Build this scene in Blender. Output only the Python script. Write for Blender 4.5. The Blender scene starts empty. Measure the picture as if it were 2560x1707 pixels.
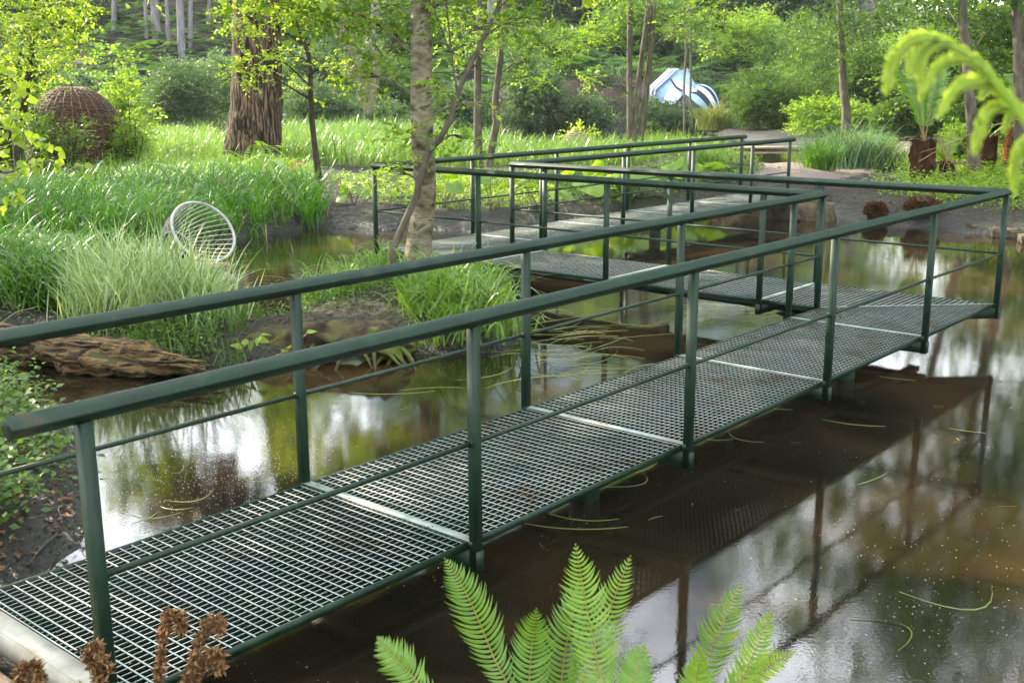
import bpy, math, numpy as np
from mathutils import Matrix, Vector
R=math.radians
C=bpy.context.scene.collection
sc=bpy.context.scene
# ------------------------------------------------------------------ camera, world, sun
CAMH=2.447; FPX=2781.9; PITCH=R(13.089)
cd=bpy.data.cameras.new('camera'); cam=bpy.data.objects.new('camera',cd); C.objects.link(cam); sc.camera=cam
cd.sensor_width=36; cd.lens=FPX/2560*36; cd.clip_start=.05; cd.clip_end=1200
cam.matrix_world=Matrix.Translation((0,0,CAMH))@Matrix.Rotation(R(90)-PITCH,4,'X')@Matrix.Rotation(R(-.254),4,'Z')
cd.dof.use_dof=True; cd.dof.focus_distance=8.5; cd.dof.aperture_fstop=8
SUN_EL=31; SUN_AZ=-56   # azimuth from +y, clockwise; negative = left of the view
w=bpy.data.worlds.new('World'); sc.world=w; w.use_nodes=True
nt=w.node_tree; bg=nt.nodes['Background']; sky=nt.nodes.new('ShaderNodeTexSky')
sky.sky_type='NISHITA'; sky.sun_disc=False; sky.sun_elevation=R(SUN_EL); sky.sun_rotation=R(SUN_AZ); sky.air_density=1.3; sky.dust_density=1.2; sky.ozone_density=1
bg.inputs[1].default_value=.07
def _sn(t,**k):
    x=nt.nodes.new(t)
    for a,b in k.items(): setattr(x,a,b)
    return x
stc=_sn('ShaderNodeTexCoord'); cn=_sn('ShaderNodeTexNoise'); cn.inputs['Scale'].default_value=2.6; cn.inputs['Detail'].default_value=6; nt.links.new(stc.outputs['Generated'],cn.inputs[0])
cm=_sn('ShaderNodeMapRange'); cm.inputs[1].default_value=.47; cm.inputs[2].default_value=.55; nt.links.new(cn.outputs['Fac'],cm.inputs[0])
cx=_sn('ShaderNodeMix',data_type='RGBA'); nt.links.new(cm.outputs[0],cx.inputs[0]); nt.links.new(sky.outputs[0],cx.inputs[6]); cx.inputs[7].default_value=(38,39.5,42,1); nt.links.new(cx.outputs[2],bg.inputs[0])
sd=bpy.data.lights.new('sun','SUN'); so=bpy.data.objects.new('sun',sd); C.objects.link(so)
sd.energy=5; sd.angle=R(.5); sd.color=(1,.89,.68)
az=R(SUN_AZ); el=R(SUN_EL); SDIR=Vector((math.sin(az)*math.cos(el),math.cos(az)*math.cos(el),math.sin(el)))
so.rotation_euler=(-SDIR).to_track_quat('-Z','Y').to_euler(); so.location=(-20,20,30)
sc.view_settings.view_transform='Standard'; sc.view_settings.look='None'; sc.view_settings.gamma=1
sc.view_settings.exposure=1.7
cy=sc.cycles; cy.max_bounces=7; cy.diffuse_bounces=3; cy.glossy_bounces=3; cy.transmission_bounces=4; cy.transparent_max_bounces=4
cy.sample_clamp_indirect=6; cy.use_denoising=True

# ------------------------------------------------------------------ picture geometry helpers
K=2560/2352.
_c,_s=math.cos(PITCH),math.sin(PITCH); _cr,_sr=math.cos(R(-.254)),math.sin(R(-.254))
def _ray(vx,vy):
    u=(np.asarray(vx,float)*K-1280)/FPX; v=(np.asarray(vy,float)*K-853.5)/FPX
    u,v=u*_cr+v*_sr,-u*_sr+v*_cr
    return u,_c-v*_s,-v*_c-_s
def atz(vx,vy,z=0.):
    x,y,dz=_ray(vx,vy); t=(z-CAMH)/np.minimum(dz,-.004); return np.stack([x*t,y*t,np.full_like(x*t,z)],-1)
def atY(vx,vy,Y):
    x,y,dz=_ray(vx,vy); t=Y/y; return np.stack([x*t,Y+0*x,CAMH+dz*t],-1)
rng=np.random.default_rng(7)
def U(a,b,n=None): return rng.uniform(a,b,n)
def nrm(v): return v/np.maximum(np.linalg.norm(v,axis=-1,keepdims=True),1e-9)
_w=[(np.random.default_rng(s).normal(size=3),np.random.default_rng(s+50).uniform(0,6.3)) for s in range(7)]
def noise(P,f=1.):
    P=np.asarray(P,float)*f; o=0
    for k in range(7):
        d,ph=_w[k]; sc_=1.0*1.45**k
        q=P@(d[:P.shape[-1]]); o=o+np.sin(q*sc_+ph+1.7*np.sin(q*.6*sc_+P[...,0]*.8))/1.35**k
    return o/3.2

# ------------------------------------------------------------------ mesh builder
class MB:
    def __init__(s): s.v=[];s.f=[];s.r=[];s.n=0
    def add(s,v,faces,rnd=None,mi=0):
        v=np.asarray(v,float).reshape(-1,3)
        for f in faces if isinstance(faces,list) else [faces]:
            f=np.asarray(f,int); s.f.append((f+s.n,np.full(len(f),mi)))
        s.v.append(v); r=np.zeros(len(v)) if rnd is None else np.broadcast_to(np.asarray(rnd,float),(len(v),))
        s.r.append(r); s.n+=len(v); return s
    def empty(s): return s.n==0
    def data(s):
        return np.concatenate(s.v),s.f,np.concatenate(s.r)
def build(name,mb,mats,parent=None,base=(0,0,0),smooth=False,me=None):
    base=np.asarray(base,float)
    if me is None:
        me=bpy.data.meshes.new(name); v,fs,r=mb.data(); v=v-base
        me.vertices.add(len(v)); me.vertices.foreach_set('co',v.astype(np.float32).ravel())
        idx=np.concatenate([f.ravel() for f,_ in fs]); tot=np.concatenate([np.full(len(f),f.shape[1]) for f,_ in fs])
        mi=np.concatenate([m for _,m in fs]); st=np.concatenate([[0],np.cumsum(tot)[:-1]])
        me.loops.add(len(idx)); me.loops.foreach_set('vertex_index',idx.astype(np.int32))
        me.polygons.add(len(tot)); me.polygons.foreach_set('loop_start',st.astype(np.int32))
        me.polygons.foreach_set('material_index',mi.astype(np.int32))
        if smooth: me.polygons.foreach_set('use_smooth',np.ones(len(tot),bool))
        at=me.attributes.new('rnd','FLOAT','POINT'); at.data.foreach_set('value',r.astype(np.float32))
        for m in (mats if isinstance(mats,(list,tuple)) else [mats]): me.materials.append(m)
        me.update(calc_edges=True)
    o=bpy.data.objects.new(name,me); C.objects.link(o)
    if parent is not None: o.parent=parent
    else: o.location=base
    return o
def tag(o,label=None,cat=None,group=None,kind=None):
    if label: o['label']=label
    if cat: o['category']=cat
    if group: o['group']=group
    if kind: o['kind']=kind
    return o
def thing(name,loc,label,cat,group=None):
    o=bpy.data.objects.new(name,None); C.objects.link(o); o.location=loc; o.empty_display_size=.2
    return tag(o,label,cat,group)
def dup(root,loc,rz=0,scale=1,label=None):
    r=root.copy(); C.objects.link(r); r.location=loc; r.rotation_euler=(0,0,rz); r.scale=(scale,)*3
    if label: r['label']=label
    for ch in list(root.children):
        c=ch.copy(); C.objects.link(c); c.parent=r
        for g in list(ch.children):
            d=g.copy(); C.objects.link(d); d.parent=c
    return r
BOXF=np.array([[0,1,3,2],[4,6,7,5],[0,4,5,1],[2,3,7,6],[0,2,6,4],[1,5,7,3]])
def boxes(mb,T,W,Z,fr=None,rnd=None,mi=0,top_mi=None):
    """many boxes: T,W,Z arrays (n,2) of ranges in frame fr=(origin,a,p)"""
    T,W,Z=[np.atleast_2d(np.asarray(q,float)) for q in (T,W,Z)]; n=max(len(T),len(W),len(Z))
    T,W,Z=[np.broadcast_to(q,(n,2)) for q in (T,W,Z)]
    v=np.stack([np.stack([T[:,i],W[:,j],Z[:,k]],-1) for k in (0,1) for j in (0,1) for i in (0,1)],1)
    v=v.reshape(-1,3)
    if fr: o,a,p=fr; v=np.concatenate([o+v[:,:1]*a+v[:,1:2]*p,v[:,2:]],1)
    # index: k*4+j*2+i
    F=np.array([[0,2,3,1],[0,1,5,4],[2,6,7,3],[0,4,6,2],[1,3,7,5]]); top=np.array([[4,5,7,6]])
    off=(np.arange(n)*8)[:,None,None]
    f1=(F[None]+off).reshape(-1,4); f2=(top[None]+off).reshape(-1,4)
    r=None if rnd is None else np.repeat(rnd,8)
    mb.add(v,[f1],r,mi); k=len(mb.f)
    mb.f.append((f2+mb.n-len(v),np.full(len(f2),mi if top_mi is None else top_mi)))
def tube(mb,path,rad,seg=8,rnd=0.,mi=0,cap=True,rough=0.,el=1.):
    P=np.asarray(path,float); n=len(P); rad=np.broadcast_to(np.asarray(rad,float),(n,))
    T=np.gradient(P,axis=0); T=nrm(T); up=np.array([0,0,1.]) if abs(T[0,2])<.9 else np.array([1.,0,0])
    S=nrm(np.cross(T,up)); B=np.cross(S,T)
    an=np.linspace(0,2*np.pi,seg,endpoint=False)
    rr=rad[:,None]*np.ones((n,seg))
    if rough:
        q_=np.stack([np.repeat(np.cos(an)[None],n,0)*2,np.repeat(np.sin(an)[None],n,0)*2,np.cumsum(np.ones(n))[:,None]*.25+0*rr],-1)
        rr=rr*(1+rough*noise(q_,1.7)+(.45*rough*noise(q_[...,::-1]*np.array([.5,1,1]),6.) if seg>16 else 0))
    v=P[:,None]+rr[...,None]*(np.cos(an)[None,:,None]*S[:,None]+el*np.sin(an)[None,:,None]*B[:,None])
    i=np.arange(n-1)[:,None]*seg; j=np.arange(seg)[None]; j2=(j+1)%seg
    f=np.stack([i+j,i+j2,i+seg+j2,i+seg+j],-1).reshape(-1,4)
    fs=[f]
    if cap: fs+= [np.arange(seg)[::-1][None], (np.arange(seg)+(n-1)*seg)[None]]
    mb.add(v.reshape(-1,3),fs,rnd,mi)
def curve(pts,n=24):
    P=np.asarray(pts,float); m=len(P)
    if m==2: t=np.linspace(0,1,n)[:,None]; return P[0]*(1-t)+P[1]*t
    Q=np.vstack([2*P[0]-P[1],P,2*P[-1]-P[-2]]); out=[]
    for t in np.linspace(0,m-1-1e-6,n):
        i=int(t);u=t-i;a,b,c,d=Q[i:i+4]
        out.append(.5*((2*b)+(-a+c)*u+(2*a-5*b+4*c-d)*u*u+(-a+3*b-3*c+d)*u**3))
    return np.array(out)
def blades(mb,B,h,wd,az=None,lean=.25,droop=.55,seg=5,rnd=None,twist=.5,tone=(0,1)):
    """ribbon leaves: base points B, height h, width wd"""
    B=np.asarray(B,float); n=len(B); h=np.broadcast_to(h,(n,)); wd=np.broadcast_to(wd,(n,))
    az=U(0,2*np.pi,n) if az is None else az
    ln=np.abs(rng.normal(lean,.12,n)); dr=np.clip(rng.normal(droop,.22,n),0,1.15)
    D=np.stack([np.cos(az),np.sin(az),0*az],-1); sa=az+np.pi/2+rng.normal(0,twist,n); S=np.stack([np.cos(sa),np.sin(sa),0*az],-1)
    t=np.linspace(0,1,seg+1)[None,:,None]
    out=(ln[:,None,None]*t+dr[:,None,None]*t**2.6*.75)*h[:,None,None]
    z=(t-dr[:,None,None]*.62*t**3.2)*h[:,None,None]
    P=B[:,None]+D[:,None]*out+np.array([0,0,1.])*z
    ww=(wd[:,None,None]*.5*(1-t**2.2)*(.7+.6*t)+.0004)
    v=np.stack([P-S[:,None]*ww,P+S[:,None]*ww],2).reshape(-1,3)
    i=(np.arange(n)*(seg+1)*2)[:,None]+np.arange(seg)[None]*2
    f=np.stack([i,i+1,i+3,i+2],-1).reshape(-1,4)
    r=U(*tone,n) if rnd is None else np.broadcast_to(rnd,(n,))
    mb.add(v,[f],np.repeat(r,(seg+1)*2))
def leaves(mb,P,D,N,L,W,rnd=None,shape='diamond'):
    P,D,N=[np.asarray(q,float) for q in (P,D,N)]; n=len(P)
    if n==0: return
    D=nrm(D); S=nrm(np.cross(D,N)); N=np.cross(S,D); L=np.broadcast_to(L,(n,))[:,None]; W=np.broadcast_to(W,(n,))[:,None]
    r=U(0,1,n) if rnd is None else np.broadcast_to(rnd,(n,))
    if shape=='diamond':
        v=np.stack([P,P+D*L*.42+S*W*.5+N*L*.06,P+D*L-N*L*.1,P+D*L*.42-S*W*.5+N*L*.06],1)
        f=np.arange(n)[:,None]*4+np.array([[0,1,2,3]]); k=4; fs=[f]
    else:
        v=np.stack([P,P+D*L*.1+S*W*.4+N*L*.07,P+D*L*.4+S*W*.5+N*L*.08,P+D*L*.75+S*W*.26,P+D*L-N*L*.14,P+D*L*.75-S*W*.26,P+D*L*.4-S*W*.5+N*L*.08,P+D*L*.1-S*W*.4+N*L*.07,P+D*L*.45-N*L*.02],1)
        k=9; o=np.arange(n)[:,None]*9; q=[]
        fs=[np.concatenate([o+np.array([[0,1,2,8]]),o+np.array([[8,2,3,4]]),o+np.array([[8,4,5,6]]),o+np.array([[0,8,6,7]])])]
    mb.add(v.reshape(-1,3),fs,np.repeat(r,k))
def rand_dirs(n,zs=1.):
    d=rng.normal(size=(n,3)); d[:,2]*=zs; return nrm(d)
def spray(mb,cen,rad,ntw,per=9,L=.055,tw=.35,flat=.35,wl=.72,droop=.15,shape='diamond',twigs=None,hollow=.0,rb=None,up=.8):
    """leafy twigs through an ellipsoid"""
    cen=np.asarray(cen,float); rad=np.asarray(rad,float)*np.ones(3)
    d=rand_dirs(ntw); rr=U(hollow**3,1,ntw)**(1/3.)
    O=cen+d*rr[:,None]*rad
    out=nrm((O-cen)/rad+1e-6); D=nrm(rand_dirs(ntw)*np.array([1,1,flat])+out*.6)
    t=np.linspace(.08,1,per)[None,:]*U(.7,1.2,(ntw,1))
    Pp=O[:,None]+D[:,None]*(t*tw)[...,None]; Pp[...,2]-=droop*tw*t**2
    side=np.where(np.arange(per)%2==0,1,-1)[None,:,None]
    up_=nrm(np.array([0,0,1.])*up+rng.normal(0,.45,(ntw,per,3)))
    S=nrm(np.cross(D[:,None],up_)); LD=nrm(D[:,None]*.7+side*S+rng.normal(0,.25,(ntw,per,3)))
    base=U(0,1,ntw) if rb is None else U(rb[0],rb[1],ntw)
    rn=np.clip(base[:,None]**1.5*.85+U(0,.22,(ntw,per)),0,1)
    Ls=L*U(.65,1.2,(ntw,per))
    leaves(mb,Pp.reshape(-1,3),LD.reshape(-1,3),up_.reshape(-1,3),Ls.ravel(),Ls.ravel()*wl,rn.ravel(),shape)
    if twigs is not None:
        k=min(ntw,220)
        for i in range(k):
            tube(twigs,np.array([O[i],Pp[i,per//2],Pp[i,-1]]),[L*.09,L*.06,L*.03],3,0,cap=False)

# ------------------------------------------------------------------ materials
M={}
def newmat(name):
    m=bpy.data.materials.new(name); m.use_nodes=True; n=m.node_tree.nodes; l=m.node_tree.links
    return m,n,l,n['Principled BSDF']
def N_(n,t,**k):
    x=n.new(t)
    for a,b in k.items():
        if a.startswith('i_'): x.inputs[a[2:].replace('_',' ')].default_value=b
        else: setattr(x,a,b)
    return x
def ramp(n,stops):
    r=n.new('ShaderNodeValToRGB'); e=r.color_ramp.elements
    while len(e)<len(stops): e.new(.5)
    for x,(p,c) in zip(e,stops): x.position=p; x.color=(*c,1)
    return r
def leafmat(name,c1,c2,trans=.4,rough=.45,spec=.4,tmul=1.7,c3=None):
    m,n,l,b=newmat(name); a=N_(n,'ShaderNodeAttribute',attribute_name='rnd')
    st=[(0,c1),(1,c2)] if c3 is None else [(0,c1),(.6,c2),(1,c3)]
    r=ramp(n,st); l.new(a.outputs['Fac'],r.inputs[0])
    ge=N_(n,'ShaderNodeNewGeometry'); 
    l.new(r.outputs[0],b.inputs['Base Color']); b.inputs['Roughness'].default_value=rough; b.inputs['Specular IOR Level'].default_value=spec
    t=N_(n,'ShaderNodeBsdfTranslucent'); mx=N_(n,'ShaderNodeMix',data_type='RGBA',blend_type='MULTIPLY'); mx.inputs[0].default_value=1
    l.new(r.outputs[0],mx.inputs[6]); mx.inputs[7].default_value=(tmul*1.25,tmul*1.1,tmul*.45,1); mx.clamp_result=False
    l.new(mx.outputs[2],t.inputs[0]); s=N_(n,'ShaderNodeMixShader'); s.inputs[0].default_value=trans
    l.new(b.outputs[0],s.inputs[1]); l.new(t.outputs[0],s.inputs[2]); l.new(s.outputs[0],n['Material Output'].inputs[0])
    M[name]=m; return m
def noisemat(name,stops,scale=5.,rough=.8,bump=.3,detail=6,spec=.3,stretch=None,dist=0.,metal=0,bscale=None,coord='Object',rstops=None):
    m,n,l,b=newmat(name); tc=N_(n,'ShaderNodeTexCoord'); mp=N_(n,'ShaderNodeMapping')
    if stretch: mp.inputs['Scale'].default_value=stretch
    l.new(tc.outputs[coord],mp.inputs[0])
    t=N_(n,'ShaderNodeTexNoise'); t.inputs['Scale'].default_value=scale; t.inputs['Detail'].default_value=detail; t.inputs['Distortion'].default_value=dist
    l.new(mp.outputs[0],t.inputs[0]); r=ramp(n,stops); l.new(t.outputs['Fac'],r.inputs[0]); l.new(r.outputs[0],b.inputs['Base Color'])
    b.inputs['Roughness'].default_value=rough; b.inputs['Specular IOR Level'].default_value=spec; b.inputs['Metallic'].default_value=metal
    if rstops:
        rr=N_(n,'ShaderNodeMapRange'); rr.inputs[3].default_value=rstops[0]; rr.inputs[4].default_value=rstops[1]; l.new(t.outputs['Fac'],rr.inputs[0]); l.new(rr.outputs[0],b.inputs['Roughness'])
    if bump:
        t2=t
        if bscale:
            t2=N_(n,'ShaderNodeTexNoise'); t2.inputs['Scale'].default_value=bscale; t2.inputs['Detail'].default_value=5; l.new(mp.outputs[0],t2.inputs[0])
        bp=N_(n,'ShaderNodeBump'); bp.inputs['Strength'].default_value=bump; bp.inputs['Distance'].default_value=.03
        l.new(t2.outputs['Fac'],bp.inputs['Height']); l.new(bp.outputs[0],b.inputs['Normal'])
    M[name]=m; return m
leafmat('leaf_spring',(.07,.16,.015),(.17,.29,.03),.45,c3=(.26,.38,.05))
leafmat('leaf_mid',(.025,.075,.01),(.11,.2,.033),.4)
leafmat('leaf_cool',(.022,.062,.02),(.11,.19,.08),.35,.5,.35)
leafmat('leaf_dark',(.008,.028,.008),(.03,.075,.02),.15,.35,.5)
leafmat('leaf_yellow',(.16,.27,.03),(.33,.45,.06),.5)
leafmat('sedge',(.018,.085,.006),(.06,.17,.012),.35,.38,.38,c3=(.15,.25,.05))
leafmat('sedge_light',(.05,.13,.02),(.13,.25,.03),.35,.34,.5,c3=(.2,.3,.07))
leafmat('variegated',(.09,.19,.05),(.3,.42,.2),.3,.4,.5,tmul=1.2,c3=(.62,.68,.48))
leafmat('blue_grass',(.06,.15,.07),(.17,.27,.15),.3,.5,.3)
leafmat('tussock',(.07,.13,.02),(.2,.21,.07),.3,.5,.3)
leafmat('fern',(.06,.16,.012),(.19,.33,.035),.35,.36,.55)
leafmat('bracken',(.03,.1,.025),(.1,.2,.05),.3,.5,.3)
leafmat('lime_frond',(.26,.38,.05),(.4,.52,.12),.55,.5,.3)
leafmat('dead_brown',(.05,.022,.01),(.2,.09,.035),.15,.6,.3,tmul=1.)
leafmat('dead_frond',(.08,.038,.016),(.24,.12,.05),.15,.6,.3,tmul=1.,c3=(.4,.25,.12))
noisemat('end_steel',[(.3,(.24,.22,.18)),(.52,(.42,.4,.34)),(.66,(.3,.22,.15)),(.75,(.14,.08,.045))],5,.5,.2,9,.4)
leafmat('dry_straw',(.2,.15,.07),(.42,.34,.18),.2,.6,.3,tmul=1.)
leafmat('purple',(.25,.05,.35),(.45,.16,.6),.3)
leafmat('orange_litter',(.2,.06,.02),(.4,.16,.05),.2)
noisemat('green_paint',[(.3,(.003,.016,.007)),(.55,(.006,.027,.013)),(.66,(.014,.038,.02)),(.74,(.045,.036,.018))],9,.4,.1,10,.4,bscale=70,rstops=(.3,.7))
noisemat('bar_side',[(.3,(.001,.006,.004)),(.7,(.003,.014,.009))],6,.6,0,4,.2)  # darker copy of the green paint: shade inside the grating holes put into colour
noisemat('worn_sheen_green',[(.3,(.16,.24,.2)),(.6,(.36,.44,.4)),(.75,(.55,.52,.46))],9,.4,.1,8,.5)  # unassigned pale green for bar tops, sky sheen mixed into the worn tone
noisemat('grating_top',[(.3,(.2,.29,.25)),(.5,(.42,.47,.44)),(.6,(.38,.4,.37)),(.7,(.25,.16,.1))],2.3,.38,0,8,.6)  # pale tone paints the sky's grazing sheen onto the worn, rust-spotted bar tops
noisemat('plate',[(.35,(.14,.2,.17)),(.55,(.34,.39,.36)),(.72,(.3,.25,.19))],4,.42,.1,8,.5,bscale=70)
noisemat('stone',[(.35,(.03,.025,.016)),(.5,(.12,.09,.055)),(.6,(.04,.05,.018)),(.75,(.08,.065,.04))],4,.85,.6,8)
noisemat('slab',[(.3,(.22,.14,.09)),(.6,(.36,.25,.17)),(.8,(.18,.12,.08))],6,.85,.5,8,bscale=40)
noisemat('peat',[(.3,(.008,.006,.005)),(.6,(.03,.022,.018)),(.8,(.06,.05,.04))],9,.45,1,8,.5,bscale=25)
noisemat('gravel',[(.3,(.08,.06,.05)),(.5,(.19,.15,.13)),(.7,(.32,.26,.23))],38,.9,.8,4)
noisemat('bark_pine',[(.4,(.012,.008,.005)),(.5,(.06,.038,.024)),(.62,(.17,.12,.08))],17,.9,1,9,.2,stretch=(1,1,.12),dist=.5)
noisemat('bark_birch',[(.3,(.02,.016,.01)),(.4,(.11,.1,.055)),(.52,(.22,.19,.125)),(.6,(.3,.27,.19)),(.66,(.1,.09,.05))],6,.8,.7,12,.25,stretch=(.8,.8,1.5),dist=.5,bscale=26)
noisemat('bark_grey',[(.3,(.05,.04,.028)),(.6,(.13,.11,.08)),(.8,(.22,.2,.15))],9,.8,.6,6,.3,stretch=(1,1,.35))
noisemat('bark_far',[(.3,(.09,.08,.08)),(.7,(.2,.18,.19))],4,.9,.4,5,.2,stretch=(1,1,.3))
noisemat('bark_dark',[(.3,(.02,.015,.01)),(.7,(.07,.055,.035))],7,.85,.6,5,.2)
noisemat('tree_fern_bark',[(.3,(.02,.01,.006)),(.6,(.07,.03,.014)),(.8,(.15,.07,.03))],9,.95,1,8,.1,stretch=(1,1,.4))
noisemat('tree_fern_red',[(.3,(.06,.015,.006)),(.6,(.2,.06,.022)),(.8,(.32,.12,.05))],12,.95,1,8,.1,stretch=(1,1,.6))
noisemat('rotten_wood',[(.38,(.01,.007,.005)),(.47,(.06,.04,.022)),(.55,(.2,.125,.05)),(.6,(.07,.05,.03)),(.7,(.05,.07,.015))],7,.85,1,9,.2,stretch=(.35,1.6,1.6),dist=1.5)
noisemat('mossy_wood',[(.3,(.014,.011,.008)),(.5,(.06,.045,.025)),(.62,(.08,.1,.02)),(.8,(.17,.12,.07))],4,.85,1,9,.2,dist=1)
noisemat('wicker',[(.3,(.045,.025,.014)),(.6,(.13,.075,.045)),(.8,(.22,.14,.09))],14,.7,.4,4,.3)
noisemat('rope',[(.3,(.13,.1,.08)),(.7,(.3,.25,.2))],20,.8,.4,4,.2)
noisemat('cane',[(.3,(.3,.29,.29)),(.7,(.55,.54,.54))],12,.5,.2,4,.4)
noisemat('plank',[(.3,(.3,.22,.15)),(.7,(.52,.42,.33))],5,.7,.3,5,.3,stretch=(1,6,6))
noisemat('tent_blue',[(.3,(.28,.45,.75)),(.7,(.42,.6,.9))],2,.5,.1,3,.3)
noisemat('tent_white',[(.3,(.6,.65,.75)),(.7,(.75,.8,.85))],2,.5,.1,3,.3)
noisemat('tent_navy',[(.3,(.01,.012,.03)),(.7,(.02,.022,.05))],2,.4,.1,3,.3)
noisemat('duck_brown',[(.35,(.05,.03,.018)),(.55,(.2,.13,.08)),(.7,(.4,.32,.24))],26,.8,0,3,.2)
noisemat('duck_bill',[(.3,(.12,.09,.03)),(.7,(.2,.14,.05))],26,.5,0,3,.3)
noisemat('duck_leg',[(.3,(.45,.15,.02)),(.7,(.5,.2,.03))],26,.5,0,3,.3)
noisemat('rachis',[(.3,(.16,.14,.03)),(.7,(.3,.24,.06))],20,.5,0,3,.3)
noisemat('stalk_red',[(.3,(.16,.08,.03)),(.7,(.26,.16,.06))],20,.5,0,3,.3)

# ground: peat, litter and soil, with a red-brown sandy scarp where 'rnd' is 1
m,n,l,b=newmat('ground'); tc=N_(n,'ShaderNodeTexCoord')
t1=N_(n,'ShaderNodeTexNoise'); t1.inputs['Scale'].default_value=.9; t1.inputs['Detail'].default_value=9; l.new(tc.outputs['Object'],t1.inputs[0])
t2=N_(n,'ShaderNodeTexNoise'); t2.inputs['Scale'].default_value=14; t2.inputs['Detail'].default_value=6; l.new(tc.outputs['Object'],t2.inputs[0])
r1=ramp(n,[(.35,(.006,.0045,.0035)),(.5,(.019,.0135,.01)),(.62,(.02,.024,.008)),(.75,(.035,.024,.018))]); l.new(t1.outputs['Fac'],r1.inputs[0])
r2=ramp(n,[(.35,(.25,.24,.22)),(.65,(1.9,1.75,1.6))]); l.new(t2.outputs['Fac'],r2.inputs[0])
mx=N_(n,'ShaderNodeMix',data_type='RGBA',blend_type='MULTIPLY'); mx.inputs[0].default_value=1; l.new(r1.outputs[0],mx.inputs[6]); l.new(r2.outputs[0],mx.inputs[7])
at=N_(n,'ShaderNodeAttribute',attribute_name='rnd'); mc=N_(n,'ShaderNodeMix',data_type='RGBA'); l.new(at.outputs['Fac'],mc.inputs[0]); l.new(mx.outputs[2],mc.inputs[6])
r3=ramp(n,[(.3,(.06,.033,.028)),(.6,(.13,.08,.064)),(.8,(.2,.135,.105))]); l.new(t2.outputs['Fac'],r3.inputs[0]); l.new(r3.outputs[0],mc.inputs[7])
gs=N_(n,'ShaderNodeNewGeometry'); sp_=N_(n,'ShaderNodeSeparateXYZ'); l.new(gs.outputs['Position'],sp_.inputs[0]); wet=N_(n,'ShaderNodeMapRange'); wet.inputs[1].default_value=.05; wet.inputs[2].default_value=.24; wet.inputs[3].default_value=1; wet.inputs[4].default_value=0; l.new(sp_.outputs[2],wet.inputs[0])
mw=N_(n,'ShaderNodeMix',data_type='RGBA',blend_type='MULTIPLY'); l.new(wet.outputs[0],mw.inputs[0]); l.new(mc.outputs[2],mw.inputs[6]); mw.inputs[7].default_value=(.3,.27,.24,1); l.new(mw.outputs[2],b.inputs['Base Color'])
wr=N_(n,'ShaderNodeMapRange'); wr.inputs[3].default_value=.85; wr.inputs[4].default_value=.38; l.new(wet.outputs[0],wr.inputs[0]); l.new(wr.outputs[0],b.inputs['Roughness'])
bp=N_(n,'ShaderNodeBump'); bp.inputs['Strength'].default_value=1; bp.inputs['Distance'].default_value=.12; l.new(t2.outputs['Fac'],bp.inputs['Height']); l.new(bp.outputs[0],b.inputs['Normal']); M['ground']=m

# water: peaty brown body, clear reflections, fine ripples and floating specks
m,n,l,b=newmat('water'); tc=N_(n,'ShaderNodeTexCoord')
t1=N_(n,'ShaderNodeTexNoise'); t1.inputs['Scale'].default_value=.55; t1.inputs['Detail'].default_value=5; t1.inputs['Distortion'].default_value=.8; l.new(tc.outputs['Object'],t1.inputs[0])
r1=ramp(n,[(.36,(.007,.0058,.003)),(.5,(.016,.0125,.006)),(.63,(.038,.022,.009)),(.75,(.02,.017,.007))]); l.new(t1.outputs['Fac'],r1.inputs[0])
vo=N_(n,'ShaderNodeTexVoronoi'); vo.inputs['Scale'].default_value=26; l.new(tc.outputs['Object'],vo.inputs[0])
tn=N_(n,'ShaderNodeTexNoise'); tn.inputs['Scale'].default_value=1.3; tn.inputs['Detail'].default_value=4; l.new(tc.outputs['Object'],tn.inputs[0])
mr=N_(n,'ShaderNodeMapRange'); mr.inputs[1].default_value=.42; mr.inputs[2].default_value=.72; mr.inputs[3].default_value=.0; mr.inputs[4].default_value=.17; l.new(tn.outputs['Fac'],mr.inputs[0])
sx=N_(n,'ShaderNodeSeparateColor'); l.new(vo.outputs['Color'],sx.inputs[0])
mm=N_(n,'ShaderNodeMath',operation='MULTIPLY'); l.new(mr.outputs[0],mm.inputs[0]); l.new(sx.outputs[0],mm.inputs[1])
lt=N_(n,'ShaderNodeMath',operation='LESS_THAN'); l.new(vo.outputs['Distance'],lt.inputs[0]); l.new(mm.outputs[0],lt.inputs[1])
mc=N_(n,'ShaderNodeMix',data_type='RGBA'); l.new(lt.outputs[0],mc.inputs[0]); l.new(r1.outputs[0],mc.inputs[6]); mc.inputs[7].default_value=(.38,.34,.24,1)
l.new(mc.outputs[2],b.inputs['Base Color'])
rm=N_(n,'ShaderNodeMapRange'); rm.inputs[3].default_value=.012; rm.inputs[4].default_value=.5; l.new(lt.outputs[0],rm.inputs[0]); l.new(rm.outputs[0],b.inputs['Roughness'])
b.inputs['IOR'].default_value=1.45
w1=N_(n,'ShaderNodeTexNoise'); w1.inputs['Scale'].default_value=2.2; w1.inputs['Detail'].default_value=2; l.new(tc.outputs['Object'],w1.inputs[0])
w2=N_(n,'ShaderNodeTexNoise'); w2.inputs['Scale'].default_value=55; w2.inputs['Detail'].default_value=3; l.new(tc.outputs['Object'],w2.inputs[0])
b1=N_(n,'ShaderNodeBump'); b1.inputs['Strength'].default_value=.05; b1.inputs['Distance'].default_value=.02; l.new(w1.outputs['Fac'],b1.inputs['Height'])
b2=N_(n,'ShaderNodeBump'); b2.inputs['Strength'].default_value=.05; b2.inputs['Distance'].default_value=.004; l.new(w2.outputs['Fac'],b2.inputs['Height']); l.new(b1.outputs[0],b2.inputs['Normal']); l.new(b2.outputs[0],b.inputs['Normal'])
M['water']=m

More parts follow.
